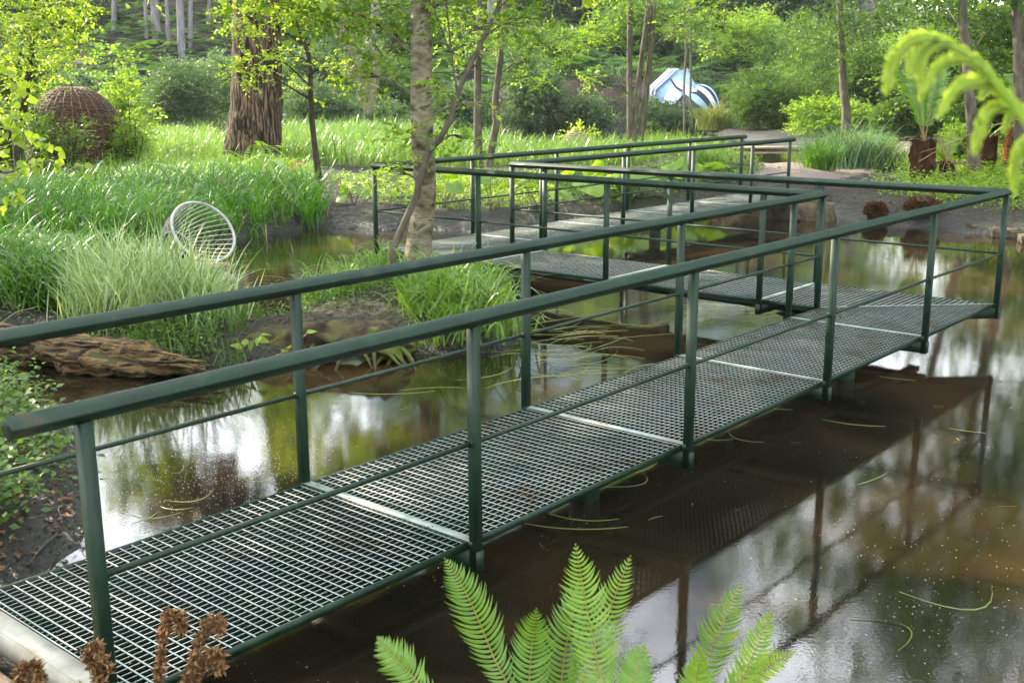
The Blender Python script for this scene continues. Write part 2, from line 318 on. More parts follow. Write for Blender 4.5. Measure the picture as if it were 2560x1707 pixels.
# ------------------------------------------------------------------ terrain
def pv(L): return [tuple(atz(x,y,0)[:2]) for x,y in L]
shore=pv([(-700,640),(-300,605),(0,600),(200,605),(380,592),(560,548),(735,522),(850,533),(960,528),(1100,535),(1250,512),(1400,495),(1560,485),(1700,472),(1790,498),(1870,492),(1960,508),(2060,517),(2180,530),(2352,552),(2700,600)])
W1=np.array(shore+[(16,12),(12,5),(6,3.4),(3,3.35),(1.2,3.6),(0,3.75),(-1.0,3.85),(-1.5,4.1)]+pv([(0,1345),(60,1330),(160,1260),(190,1130),(170,1010),(60,900),(0,860),(-250,830)])+[(-9,9)])
L3=np.array(pv([(-350,660),(-350,790),(0,800),(200,845),(330,864),(480,862),(560,850),(700,845),(780,805),(1000,815),(1170,808),(1205,745),(1185,690),(1090,650),(940,655),(850,645),(700,695),(640,745),(520,760),(510,700),(440,665),(200,640)]))
W2=np.array(pv([(600,312),(900,318),(1180,352),(1260,365),(1420,362),(1600,374),(1760,402),(1835,396),(1900,368),(1850,335),(1720,322),(1600,302),(1450,299),(1200,301),(900,303),(600,303)]))
def sdist(P,poly):
    """positive inside"""
    P=np.asarray(P,float); x,y=P[...,0],P[...,1]; d=np.full(x.shape,1e9); ins=np.zeros(x.shape,bool)
    A=poly; B=np.roll(poly,-1,0)
    for (ax,ay),(bx,by) in zip(A,B):
        ex,ey=bx-ax,by-ay; t=np.clip(((x-ax)*ex+(y-ay)*ey)/(ex*ex+ey*ey+1e-12),0,1)
        d=np.minimum(d,np.hypot(x-ax-t*ex,y-ay-t*ey))
        c=((ay>y)!=(by>y)); 
        with np.errstate(divide='ignore',invalid='ignore'): ins^=c&(x<(bx-ax)*(y-ay)/(by-ay)+ax)
    return np.where(ins,d,-d)
def sstep(a,b,x): t=np.clip((x-a)/(b-a),0,1); return t*t*(3-2*t)
PATHV=pv([(1620,434),(1620,413),(1760,410),(1851,404),(1960,396),(2040,383),(2052,336),(2098,336),(2090,372),(2052,399),(1992,420),(1935,442),(1885,466),(1800,470),(1700,450)])
def Hf(x,y):
    x=np.asarray(x,float); y=np.asarray(y,float); P=np.stack([x,y],-1)
    d1=np.minimum(sdist(P,W1)+.12*noise(P,1.6),-sdist(P,L3)-.08*noise(P,2.3)); d2=sdist(P,W2)
    wd=np.maximum(d1,d2)
    land=np.maximum(-wd,0)
    z=np.where(wd>0,-np.minimum(.45,wd*.5)-.01,np.minimum(.24,land*.45)+np.minimum(land*.12,.07)*noise(P,2.6))
    z=z+np.where(wd>0,0,.35*sstep(19.2,20.5,y)*sstep(3.2,4.6,x)*sstep(9,6.0,x)*sstep(.1,.9,land)*.5)
    z=z+.45*sstep(2.9,.5,y)*sstep(-2.5,-.5,x)+ .12*sstep(4.2,3.4,y)*sstep(-.5,-1.2,x)*sstep(-4,-2.6,x)
    z=z+.35*sstep(4,-20,y)
    hy=61-.0*x+2.5*noise(np.stack([x*.05,y*0],-1)); q=np.maximum(y-hy,0)
    hill=np.where(q<14,q*.24,3.36+(q-14)*.42); hill=np.minimum(hill,26+.02*q)
    hill=hill*sstep(40,16,x)+.6*sstep(18,36,x)*np.minimum(q*.08,3)
    side=np.maximum(-x-22,0)*.15*sstep(5,30,y)
    scarp=1.5*sstep(0,1.4,y-(hy+1.5))*sstep(-2,1,x)*sstep(13,9,x)
    bump=.35*noise(P,.35)*sstep(2,12,q)
    return z+np.maximum(hill,np.minimum(side,6))+scarp+bump
def nonuni(lo,hi,n,c,k): 
    a=np.arcsinh((lo-c)/k); b=np.arcsinh((hi-c)/k); return c+k*np.sinh(np.linspace(a,b,n))
gx=nonuni(-320,320,430,-1,6.5); gy=np.concatenate([np.linspace(-160,-4,20)[:-1],np.linspace(-4,24,300)[:-1],24+nonuni(0,420,190,0,18)-nonuni(0,420,190,0,18)[0]])
GX,GY=np.meshgrid(gx,gy); GZ=Hf(GX,GY)
hyv=61+2.5*noise(np.stack([GX*.05,GY*0],-1))
sand=(sstep(.2,.9,GY-(hyv+1.2))*sstep(4.5,3.2,GY-(hyv+1.2))*sstep(-3,1,GX)*sstep(14,9,GX))
sand=np.maximum(sand,  .3*sstep(2,10,GY-hyv)*sstep(.05,.5,noise(np.stack([GX,GY],-1),.22)))
mb=MB(); nx=len(gx); ii=(np.arange(len(gy)-1)[:,None]*nx+np.arange(nx-1)[None]).ravel()
mb.add(np.stack([GX,GY,GZ],-1).reshape(-1,3),[np.stack([ii,ii+1,ii+nx+1,ii+nx],-1)],sand.ravel())
tag(build('ground',mb,M['ground'],smooth=True),kind='structure')
def sheet(name,poly,z,mat,res=.25,pad=1.5,dz=0.,kind='structure'):
    lo=poly.min(0)-pad; hi=poly.max(0)+pad
    a=np.array([[lo[0],lo[1],z],[hi[0],lo[1],z],[hi[0],hi[1],z],[lo[0],hi[1],z]]); mb=MB().add(a,[[[0,1,2,3]]]); return tag(build(name,mb,mat),kind=kind)
sheet('pond_water',W1,0,M['water'],pad=.6)
sheet('far_pond_water',W2,.0,M['water'],pad=.4)
# gravel path laid 2 cm over the ground
def path_sheet(poly,mat,name):
    poly=np.array(poly); lo=poly.min(0); hi=poly.max(0); st=.18
    xs=np.arange(lo[0]-1,hi[0]+1,st); ys=np.concatenate([np.arange(lo[1]-1,26,.15),np.arange(26,hi[1]+1,.4)])
    X,Y=np.meshgrid(xs,ys); P=np.stack([X,Y],-1); sdv=sdist(P,poly)+.12*noise(P,1.7); Z=Hf(X,Y)+.03*np.clip(sdv*6,-3,1)
    k=(sdv>-.15); q=k[:-1,:-1]&k[1:,1:]&k[:-1,1:]&k[1:,:-1]; i,j=np.nonzero(q); nx=len(xs); b=i*nx+j
    mb=MB().add(np.stack([X,Y,Z],-1).reshape(-1,3),[np.stack([b,b+1,b+nx+1,b+nx],-1)]); return tag(build(name,mb,mat,smooth=True),kind='structure')
path_sheet(PATHV,M['gravel'],'gravel_path')

# ------------------------------------------------------------------ footbridge
D0=.415; th=.862
A=np.array([math.cos(th),math.sin(th)]); Pp=np.array([-A[1],A[0]]); O0=np.array([-1.348,3.348]); Wd=1.215; LA=9.024; LB=5.95; S_=1.8115
K1=O0+LA*A; K2=K1+LB*Pp
bridge=thing('footbridge',(O0[0],O0[1],D0),'dark green zigzag metal footbridge with grating deck crossing the pond','footbridge')
BB=(O0[0],O0[1],D0)
frA=(O0,A,Pp); frB=(K1,Pp,-A); frC=(K2-0*A,A,Pp)   # B: t along Pp, w toward -A
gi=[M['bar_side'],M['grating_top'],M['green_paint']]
def grating(fr,t0,t1,tlim0=None,tlim1=None,nm='deck_panel'):
    """t0..t1 panel; tlim(w) optional functions giving mitred ends; w in 0..Wd"""
    mb=MB(); e=.028; w0,w1=e,Wd-e; z0,z1=-.028,0.
    n=int(round((w1-w0)/.0352)); ws=np.linspace(w0,w1,n+1)
    f0=tlim0 or (lambda w: t0+0*w); f1=tlim1 or (lambda w: t1+0*w)
    a=np.maximum(f0(ws),t0)+.012; b=np.minimum(f1(ws),t1)-.012; ok=b>a+.02
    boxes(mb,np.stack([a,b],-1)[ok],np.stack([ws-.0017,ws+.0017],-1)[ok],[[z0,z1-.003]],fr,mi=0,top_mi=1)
    ts=np.arange(min(t0,9e9)+.03,t1-.01,.0544)
    wa=np.full(len(ts),w0); wb=np.full(len(ts),w1)
    wf=np.linspace(w0,w1,200); F0=f0(wf); F1=f1(wf)
    T=[];W=[]
    for t in ts:
        m=(F0<=t)&(F1>=t)
        if m.sum()>3: T.append((t-.0036,t+.0036)); W.append((wf[m][0],wf[m][-1]))
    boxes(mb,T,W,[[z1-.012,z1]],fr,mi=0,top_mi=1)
    # edge bars
    for wx in (w0,w1):
        aa=float(max(f0(np.array([wx]))[0],t0)); bb=float(min(f1(np.array([wx]))[0],t1))
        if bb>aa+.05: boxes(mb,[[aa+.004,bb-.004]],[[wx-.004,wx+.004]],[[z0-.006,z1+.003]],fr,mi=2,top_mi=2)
    for tx,f in ((t0,tlim0),(t1,tlim1)):
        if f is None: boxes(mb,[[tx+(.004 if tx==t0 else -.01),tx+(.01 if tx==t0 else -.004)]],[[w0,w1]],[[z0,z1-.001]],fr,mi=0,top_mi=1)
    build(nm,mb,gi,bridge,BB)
def plate(fr,t,w0=.0,w1=None,wid=.05,nm='joint_plate',z=.004):
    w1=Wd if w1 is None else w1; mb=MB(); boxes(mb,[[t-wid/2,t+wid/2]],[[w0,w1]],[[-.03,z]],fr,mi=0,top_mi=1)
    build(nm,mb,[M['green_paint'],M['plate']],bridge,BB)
def beam(fr,t,hw=.022,nm='cross_beam',e=.03):
    mb=MB(); o,a,p=fr
    # tapered cross beam: full depth at the middle
    pr=[(-e,-.041),(Wd+e,-.041),(Wd+e,-.135),(Wd*.75,-.145),(Wd*.25,-.145),(-e,-.135)]
    v=[]
    for s in(-1,1):
        for wv,z in pr: q=o+a*(t+s*hw)+p*wv; v.append((q[0],q[1],z+D0))
    v=np.array(v); v[:,2]-=0
    k=6; f=[[i,(i+1)%k,(i+1)%k+k,i+k] for i in range(k)]
    mb.add(v,[np.array(f),np.array([list(range(k))[::-1],[i+k for i in range(k)]])]); build(nm,mb,M['green_paint'],bridge,BB)
def lift(mb):  # frame boxes are built around z=0: raise to deck level
    mb.v=[q+np.array([0,0,D0]) for q in mb.v]
_ob=build
def build(name,mb,mats,parent=None,base=(0,0,0),smooth=False,me=None):
    if parent is bridge and mb is not None and name in LIFT: lift(mb)
    return _ob(name,mb,mats,parent,base,smooth,me)
LIFT={'deck_panel','joint_plate','end_plate','longitudinal_beam','pile','pile_cap'}
tA=[.1]+[S_*i for i in range(1,5)]
mitA=lambda w: LA-w
for i in range(5):
    grating(frA,tA[i],tA[i+1] if i<4 else LA,None,None if i<4 else mitA)
for i in range(1,5): plate(frA,tA[i]); beam(frA,tA[i])
# B: corner start mitre t>=w ... inner side is w=Wd at t=Wd ; far end mitre t<=LB+w
tB=[0,1.807,3.611,5.421,LB+Wd]
for i in range(4):
    grating(frB,tB[i],tB[i+1],(lambda w:w+0.) if i==0 else None,(lambda w:LB+w) if i==3 else None)
for i in (1,2,3): plate(frB,tB[i]); beam(frB,tB[i])
tC=[-Wd,.589,2.443,4.305,6.159,7.982]
for i in range(5):
    grating(frC,tC[i],tC[i+1],(lambda w:-w) if i==0 else None,None)
for i in range(1,6): plate(frC,tC[i]); 
for i in range(1,5): beam(frC,tC[i])
# mitre strips in the corners
def strip(p0,p1,nm='joint_plate',wd=.025):
    p0=np.array(p0);p1=np.array(p1); d=p1-p0; L=np.linalg.norm(d); d/=L; mb=MB(); boxes(mb,[[0,L]],[[-wd/2,wd/2]],[[-.03,.003]],(p0,d,np.array([-d[1],d[0]])),mi=0,top_mi=1)
    build(nm,mb,[M['green_paint'],M['plate']],bridge,BB)
strip(K1,K1-Wd*A+Wd*Pp); strip(K2,K2-Wd*A+Wd*Pp)
for q0,d in ((K1,nrm(-A+Pp)),(K2,nrm(-A+Pp))):
    mb=MB(); boxes(mb,[[-.03,Wd*1.414+.03]],[[-.022,.022]],[[-.135+D0,-.041+D0]],(q0,d,np.array([-d[1],d[0]]))); build('cross_beam',mb,M['green_paint'],bridge,BB)
# front plate: bright folded steel edge at the landing
mb=MB(); boxes(mb,[[.01,.092]],[[-.02,Wd+.03]],[[-.05,.006]],frA,mi=0,top_mi=1); boxes(mb,[[.002,.0098]],[[-.02,Wd+.03]],[[-.09,.004]],frA,mi=0,top_mi=1)
build('end_plate',mb,[M['end_steel'],M['end_steel']],bridge,BB)
for fr,a_,b_ in ((frA,.1,LA-.3),(frB,.4,LB+.6),(frC,-.4,7.9)):
    mb=MB(); boxes(mb,[[a_,b_]],[[Wd/2-.05,Wd/2+.05]],[[-.2,-.15]],fr); build('longitudinal_beam',mb,M['green_paint'],bridge,BB)
for fr,t in ((frA,3.45),(frA,7.1),(frB,1.75),(frB,5.3),(frC,4.2)):
    o,a,p=fr; c=o+a*t+p*(Wd/2); mb=MB()
    for (z0,z1,r0,r1) in ((-1.1,-.23,.092,.092),):
        tube(mb,[(c[0],c[1],z0),(c[0],c[1],-.36),(c[0],c[1],z1)],[.092,.092,.092],28)
    build('pile',mb,M['green_paint'],bridge,BB,True)
    mb=MB(); v=[]
    for z,h in ((-.25,.1),(-.203,.19)):
        for x,y in ((-1,-1),(1,-1),(1,1),(-1,1)): q=c+a*x*h*.5+p*y*h; v.append((q[0],q[1],z))
    mb.add(v,[[[0,3,2,1],[4,5,6,7],[0,1,5,4],[1,2,6,5],[2,3,7,6],[3,0,4,7]]]); build('pile_cap',mb,M['green_paint'],bridge,BB)
# posts
mb=MB(); h=.0235; z0,z1=-.14,1.0
c_=.004; pr=[(-h+c_,-h),(h-c_,-h),(h,-h+c_),(h,h-c_),(h-c_,h),(-h+c_,h),(-h,h-c_),(-h,-h+c_)]
v=[(A[0]*x+Pp[0]*y,A[1]*x+Pp[1]*y,z) for z in(z0,z1) for x,y in pr]
mb.add(v,[np.array([[i,(i+1)%8,(i+1)%8+8,i+8] for i in range(8)]),np.array([list(range(8))[::-1],list(range(8,16))])])

post_me=_ob('post_proto',mb,M['green_paint']); PM=post_me.data; bpy.data.objects.remove(post_me)
Rpts=[O0+A*t for t in [0]+[S_*i for i in range(1,5)]]+[K1]+[K1+Pp*t for t in tB[1:4]]+[K2]+[K2+A*t for t in tC[1:5]]+[K2+A*7.49]
J1=K1-Wd*A+Wd*Pp; J2=K2-Wd*A+Wd*Pp
Lpts=[O0+Pp*Wd+A*t for t in [0]+[S_*i for i in range(1,5)]]+[J1]+[K1-Wd*A+Pp*t for t in tB[1:4]]+[J2]+[K2+Pp*Wd+A*t for t in tC[1:6]]
for q in Rpts+Lpts:
    o=_ob('post',None,None,bridge,me=PM); o.location=(q[0]-BB[0],q[1]-BB[1],0)
# diamond handrails with mitred corners
def rail(p0,p1,m0,m1):
    """p0,p1 2D ends; m0,m1 unit mitre directions (2D, across) or None"""
    d=nrm(p1-p0); nn=np.array([-d[1],d[0]]); s=.0385; rc=.007; prof=[]
    for ang in (0,90,180,270):
        cx,cz=s*math.cos(R(ang)),s*math.sin(R(ang))
        for k in(-1,0,1):
            an=R(ang+k*38); prof.append((cx-rc*1.35*math.cos(R(ang))+rc*1.2*math.cos(an),cz-rc*1.35*math.sin(R(ang))+rc*1.2*math.sin(an)))
    n_=int(np.linalg.norm(p1-p0)/.25)+2; v=[]
    ts=np.linspace(0,1,n_)
    for i,t in enumerate(ts):
        c=p0+(p1-p0)*t
        for x,z in prof:
            q=c+nn*x
            if i==0 and m0 is not None: k=x/(nn@m0); q=c+m0*k
            if i==n_-1 and m1 is not None: k=x/(nn@m1); q=c+m1*k
            v.append((q[0],q[1],D0+1.034+z))
    m_=len(prof); f=[[i*m_+j,i*m_+(j+1)%m_,(i+1)*m_+(j+1)%m_,(i+1)*m_+j] for i in range(n_-1) for j in range(m_)]
    mb=MB().add(v,[np.array(f),np.array([list(range(m_))[::-1],[(n_-1)*m_+j for j in range(m_)]])]); _ob('handrail',mb,M['green_paint'],bridge,BB)
mdir=nrm(-A+Pp)
for Lp,st,en in ((Rpts,.24,.16),(Lpts,.24,.13)):
    c1,c2=(K1,K2) if Lp is Rpts else (J1,J2)
    rail(Lp[0]-A*st,c1,None,mdir); rail(c1,c2,mdir,mdir); rail(c2,Lp[-1]+A*en,mdir,None)
    for i in range(len(Lp)-1):
        a,b_=Lp[i],Lp[i+1]; mb=MB(); tube(mb,[(a[0],a[1],D0+.475),((a[0]+b_[0])/2,(a[1]+b_[1])/2,D0+.475),(b_[0],b_[1],D0+.475)],.0115,12)
        dd=nrm(b_-a)
        for q in (a+dd*.027,b_-dd*.027): tube(mb,[(q[0]-dd[0]*.006,q[1]-dd[1]*.006,D0+.475),(q[0]+dd[0]*.006,q[1]+dd[1]*.006,D0+.475)],.017,12)
        _ob('mid_rail',mb,M['green_paint'],bridge,BB,True)
a=Lpts[0]; mb=MB(); tube(mb,[(a[0]-A[0]*.3,a[1]-A[1]*.3,D0+.475),(a[0],a[1],D0+.475)],.0115,12); _ob('mid_rail',mb,M['green_paint'],bridge,BB,True)
build=_ob

# ------------------------------------------------------------------ placing things
def hit(vx,vy):
    x,y,dz=_ray(vx,vy); Y=np.concatenate([np.arange(2.5,60,.1),np.arange(60,200,.25)]); t=Y/y
    zz=CAMH+dz*t; g=np.maximum(Hf(x*t,Y),0); k=np.nonzero(zz<=g)[0]; k=k[0] if len(k) else len(Y)-1
    return np.array([x*t[k],Y[k],g[k]])
def gz(x,y): return float(Hf(np.array([x]),np.array([y]))[0])
def mpv(Y): return Y/FPX*K     # metres per view pixel at depth Y
def scatter(polyV,n,z0=0.,minz=-.1,world=False):
    poly=np.array(polyV if world else pv(polyV)); lo,hi=poly.min(0),poly.max(0); out=[]; c=0
    while c<n:
        P=rng.uniform(lo,hi,(n*4,2)); P=P[sdist(P,poly)>0]; z=Hf(P[:,0],P[:,1]); P=np.c_[P,z][z>minz]; out.append(P); c+=len(P)
        if len(out)>60: break
    return np.concatenate(out)[:n]
def clumps(mb,pts,nb,h,wd,spread=.12,lean=.25,droop=.55,seg=5,tone=(0,1)):
    for i in range(0,len(pts),1):
        pass
    nb=max(4,int(nb*.6)); wd=wd*1.45; n=len(pts); hs=U(.5,1.25,n)*h
    B=np.repeat(pts,nb,0)+np.c_[rng.normal(0,spread,(n*nb,2)),np.zeros(n*nb)]
    t0=np.repeat(U(*tone,n),nb)*.6+U(0,.4,n*nb)*(tone[1]-tone[0])
    blades(mb,B,np.repeat(hs,nb)*U(.55,1.1,n*nb),wd*U(.6,1.2,n*nb),None,lean,droop,seg,np.clip(t0,0,1))
def lowplants(mb,pts,h,L,k=9,spread=.16,wl=.6):
    n=len(pts); P=np.repeat(pts,k,0)+np.c_[rng.normal(0,spread,(n*k,2)),np.repeat(U(.5,1,n),k)*U(.05,1,n*k)*h]
    D=rand_dirs(n*k,.35); N=nrm(np.array([0,0,1.])+rng.normal(0,.4,(n*k,3))); Ls=L*U(.6,1.2,n*k)
    leaves(mb,P,D,N,Ls,Ls*wl,np.clip(np.repeat(U(0,.7,n),k)+U(0,.3,n*k),0,1))
def fronds(mb,B,L,npin=9,wf=.34,rise=.6,rnd=None):
    """many small bracken / fern fronds, pinnae as leaf pairs"""
    n=len(B); az_=U(0,2*np.pi,n); D=np.stack([np.cos(az_),np.sin(az_),0*az_],-1); Ls=L*U(.6,1.15,n)
    t=np.linspace(.22,1,npin)[None,:,None]; rz=U(.5,1.2,n)[:,None,None]*rise
    P=B[:,None]+D[:,None]*Ls[:,None,None]*t+np.array([0,0,1.])*(rz*(t*1.35-t*t*.75)*Ls[:,None,None]*1.3)
    T=nrm(np.gradient(P,axis=1)); S=nrm(np.cross(T,np.array([0,0,1.])+0*T)); pl=(Ls[:,None]*wf*(1.12-t[...,0])*(1))
    r=np.repeat(U(0,1,n)[:,None],npin,1)
    for sgn in(-1,1):
        leaves(mb,P.reshape(-1,3),(S*sgn+T*.35).reshape(-1,3),nrm(np.cross(S,T)).reshape(-1,3),pl.ravel(),(Ls[:,None]*.9/npin+0*pl).ravel(),r.ravel())
def stuff(name,mb,mat,label,cat,smooth=False):
    return tag(build(name,mb,M[mat] if isinstance(mat,str) else mat,smooth=smooth),label,cat,kind='stuff')

# ------------------------------------------------------------------ shrubs and trees
def shrub(name,label,vx,vb,wV,hV,mat,L=.09,n=260,per=8,Y=None,cat='shrub',z=None,blobs=7,flat=.6,tw=None,group=None,depth=.8,flowers=0,stem='bark_dark',wl=.5,lean=0,hollow=.3,up=.8):
    L=L*1.45; n=int(n*.75); hollow=0 if cat=='bush' else max(hollow,.45); blobs=blobs+3
    base=hit(vx,vb) if Y is None else np.array([*atY(vx,vb,Y)[:2],0.])
    if Y is not None: base[2]=gz(base[0],base[1]); 
    if z is not None: base[2]=z
    m=mpv(base[1]); rx=wV*m/2; h=hV*m; t=thing(name,base,label,cat,group)
    mb=MB(); st=MB()
    for i in range(blobs):
        a=U(0,2*np.pi); q=U(0,.78)**.8; f=U(.2,.84)*(1-.35*max(q-.4,0))
        c=base+np.array([math.cos(a)*rx*q+lean*rx*f,math.sin(a)*rx*q*depth,h*f])
        r=np.array([rx*U(.24,.5),rx*depth*U(.3,.5),h*U(.14,.28)])
        spray(mb,c,r,int(2.3*n/blobs*U(.8,1.2)),per,L*1.12,tw or L*4.5,flat,wl,.12,hollow=hollow,up=up)
        tube(st,curve([base+np.array([U(-.06,.06)*rx,U(-.06,.06)*rx,-.05]),(base*.5+c*.5)+np.array([U(-.1,.1)*rx,0,0]),c+np.array([0,0,h*.1])],7),np.linspace(.02+.012*h,.005,7),5)
    spray(mb,base+np.array([0,0,h*.22]),(rx*.85,rx*.8*depth,h*.22),int(n*.6),per,L,tw or L*4.5,flat,wl,up=up)
    build('stems',st,M[stem],t,base); build('foliage',mb,M[mat],t,base)
    if flowers:
        fb=MB()
        for i in range(flowers):
            d=rand_dirs(1)[0]; d[1]=-abs(d[1]); d[2]=abs(d[2]); d[2]*=.9; c=base+np.array([d[0]*rx*.85,d[1]*rx*depth*.85,h*.35+d[2]*h*.5])
            k=14; leaves(fb,np.repeat(c[None],k,0)+rng.normal(0,.035,(k,3)),rand_dirs(k),rand_dirs(k),.075*m/.02,.05*m/.02)
        build('blossom',fb,M['purple'],t,base)
    return t
def tree(name,label,pts,Y,rads,blobs=(),L=.07,mat='leaf_spring',bark='bark_grey',seg=10,cat='tree',group=None,per=9,tw=None,shape='diamond',rough=.12,limbs=True,zbase=None,flat=.3,wl=.72,extra=None,root=0,world=False,el=1.,limbr=.35,hollow=0.,ydir=None,trunkname='trunk'):
    P=np.array(pts,float)
    if not world:
        Ys=np.full(len(P),float(Y)) if ydir is None else Y+np.array(ydir,float)
        P=np.array([atY(x,y,yy) for (x,y),yy in zip(P,Ys)])
    g=gz(P[0,0],P[0,1]) if zbase is None else zbase
    base=np.array([P[0,0],P[0,1],max(g,-.05)]); 
    if P[0,2]>g-.05: P=np.vstack([[P[0,0],P[0,1],g-.15],P]); rads=[rads[0]*1.12]+list(rads)
    n=max(12,int(np.linalg.norm(P[-1]-P[0])/.22)); n=min(n,70); path=curve(P,n)
    rr=np.interp(np.linspace(0,1,n),np.linspace(0,1,len(rads)),rads)
    if root: rr=rr*(1+root*np.exp(-np.linspace(0,1,n)*22))
    t=thing(name,base,label,cat,group); mb=MB(); tube(mb,path,rr,seg,0,rough=rough,el=el); 
    tp=MB(); lf=MB()
    for b in blobs:
        if world: c=np.array(b[:3],float); rad=np.array(b[3:6],float); nt_=b[6]
        else:
            vx,vy,dY,rV,rz,nt_=b; c=atY(vx,vy,Y+dY); m=mpv(Y+dY); rad=np.array([rV*m,max(rV*m*.7,.4),rz*m])
        d=np.abs(path[:,2]-(c[2]-.35*np.hypot(*(path[:,:2]-c[:2]).T)))
        k=int(np.argmin(d)); s0=path[k]
        if limbs:
            mid=(s0+c)/2+np.array([0,0,.12*np.linalg.norm(c-s0)])+rng.normal(0,.05,3)*np.linalg.norm(c-s0)
            q=curve([s0,mid,c+np.array([0,0,.0])],9); tube(mb,q,np.linspace(rr[k]*limbr+.004,.006,9),6,0,cap=False)
            for _ in range(4): e=c+rand_dirs(1)[0]*rad*.8; tube(mb,curve([q[5],(q[6]+e)/2+rng.normal(0,.05,3),e],5),[.35*rr[k]*limbr+.004,.005,.004,.003,.002],4,0,cap=False)
        hi=(not world) and b[1]<-100
        if hi: spray(lf,c,rad,int(nt_*1.6),per,max(L*2.5,.2),1.1,.5,wl,shape='diamond',hollow=.2)
        else: spray(lf,c,rad,int(nt_*(1 if world else 2.6)),per,L,tw or L*5,flat,wl,shape=shape,hollow=hollow)
    for e in (extra or []):
        q=np.array([atY(x,y,Y+dy) for x,y,dy in e[0]]); tube(mb,curve(q,14),np.linspace(e[1],e[2],14),6,0,rough=.1)
    build(trunkname,mb,M[bark],t,base,True)
    if not lf.empty(): build('crown',lf,M[mat],t,base)
    return t,path,rr

# --- the old pine left of centre
t,path,rr=tree('pine_tree','thick old pine with deeply furrowed red-brown bark, bright along its left edge',
  [(585,405),(584,330),(586,200),(590,80),(590,0),(592,-300),(594,-700),(596,-1100)],31.5,[.86,.75,.69,.655,.64,.55,.42,.2],
  blobs=[(420,-780,0,130,60,90),(760,-850,1,130,60,90),(590,-1050,0,150,80,110),(480,-560,-1,110,60,90),(720,-620,1,110,60,90),(300,-420,0,110,70,80),(820,-380,0,120,60,80),(430,-920,0,120,60,80),(800,-980,0,110,60,80),(250,-760,0,110,60,80)],L=.16,mat='leaf_dark',bark='bark_pine',seg=40,rough=.16,root=.12,per=8,tw=1.1)
# loose ridged bark plates as relief on the pine
# --- birch in the pond island, with its companion stem
tree('birch_tree','pale grey birch with peeling bark bands standing on the little pond island',
  [(957,668),(963,560),(978,450),(972,350),(968,230),(968,100),(966,0),(960,-150),(955,-350),(950,-600)],12.9,[.155,.14,.122,.128,.124,.12,.115,.105,.09,.05],
  blobs=[(860,25,.3,55,35,18),(800,60,1,55,30,18),(1010,20,0,35,22,10),(1020,200,-.2,16,14,3),(1110,235,0,12,12,2),(1075,320,-.3,20,12,3),(935,320,-.3,24,18,7),(905,400,-.5,18,16,4),(990,300,.2,18,14,4),(740,20,1,60,30,20),(880,110,.5,45,30,10),(820,180,.4,45,35,10),
   (700,-200,1,200,60,60),(1150,-260,0,200,60,60),(950,-420,0,260,90,90),(800,-600,1,220,80,80),(1100,-680,0,200,80,60)],L=.062,mat='leaf_spring',bark='bark_birch',seg=30,rough=.09,root=.45,tw=.34,shape='leaf',limbr=.14)
tree('leaning_stem','slim dark stem leaning from the foot of the birch and forking up to the right',
  [(932,676),(903,600),(905,565),(955,455),(962,420),(985,350),(1030,290),(1050,215),(1105,100),(1150,0),(1180,-100)],12.55,[.05,.042,.04,.04,.036,.034,.032,.03,.024,.018,.01],
  blobs=[(1190,60,.2,60,25,10),(1110,-60,0,60,30,14),(1240,-40,.3,70,30,16)],L=.06,bark='bark_grey',seg=10,rough=.1,shape='leaf',limbr=.2,tw=.32,
  extra=[([(1030,112,0),(1015,70,0),(1000,30,0),(990,-20,0)],.012,.006),([(1050,215,0),(1035,100,.1),(1024,0,.1),(1018,-60,.1)],.012,.008),([(1075,75,0),(1150,50,.2),(1210,42,.3),(1300,50,.4)],.01,.003)])
# --- thin trees of the middle bank
tree('alder_tree','straight thin grey-green trunk, left one of the pair behind the far handrail',[(1100,405),(1098,330),(1097,240),(1098,150),(1101,60),(1100,-60),(1100,-400)],30.5,[.13,.115,.105,.1,.09,.08,.04],
  blobs=[(1060,40,-1,60,25,26),(1130,90,-1.5,55,20,20),(1040,120,-1,40,18,12),(1100,-250,0,220,120,90),(1090,-600,0,230,140,90)],L=.085,bark='bark_grey',seg=12,limbr=.2)
tree('alder_tree','thin trunk kinked near its base, right one of the pair behind the far handrail',[(1122,400),(1128,345),(1140,285),(1137,235),(1150,130),(1160,0),(1175,-300)],29.8,[.12,.105,.095,.09,.08,.07,.03],
  blobs=[(1200,60,-1,70,20,26),(1260,120,-1,60,18,24),(1230,180,-.5,35,14,12),(1180,10,-1,50,20,20),(1330,90,0,50,18,22),(1240,-300,0,220,120,90)],L=.085,bark='bark_grey',seg=12,limbr=.2)
for lab,p,r in (('leftmost stem of three slender trunks rising behind the bridge rails',[(1448,370),(1447,300),(1446,150),(1447,0),(1446,-300)],[.11,.095,.085,.08,.05]),
                ('middle stem of three slender trunks, curving gently to the right',[(1455,372),(1456,310),(1462,240),(1474,130),(1490,0),(1510,-300)],[.1,.085,.08,.075,.07,.04]),
                ('rightmost stem of three slender trunks, branching to the right near the top',[(1466,385),(1470,330),(1484,215),(1496,100),(1502,0),(1512,-300)],[.12,.105,.095,.085,.08,.04])):
    k='right' in lab.split(' stem')[0]
    tree('alder_tree',lab,p,34.,r,blobs=([(1400,20,-1,50,18,22),(1370,70,-1,45,14,16),(1360,180,-1,30,12,9),(1330,-350,0,220,120,80)] if 'leftmost' in lab else [(1560,60,-1,50,16,18),(1600,20,-1,70,16,26),(1640,110,0,30,14,10),(1650,-320,0,220,130,80)] if k else [(1480,-420,0,200,120,80),(1430,-10,-1,50,14,16)]),L=.085,bark='bark_grey',seg=12,limbr=.2,group='three slender trunks behind the rails',
      extra=[([(1496,118,0),(1530,80,0),(1570,62,.2),(1640,50,.5)],.03,.008)] if k else None)
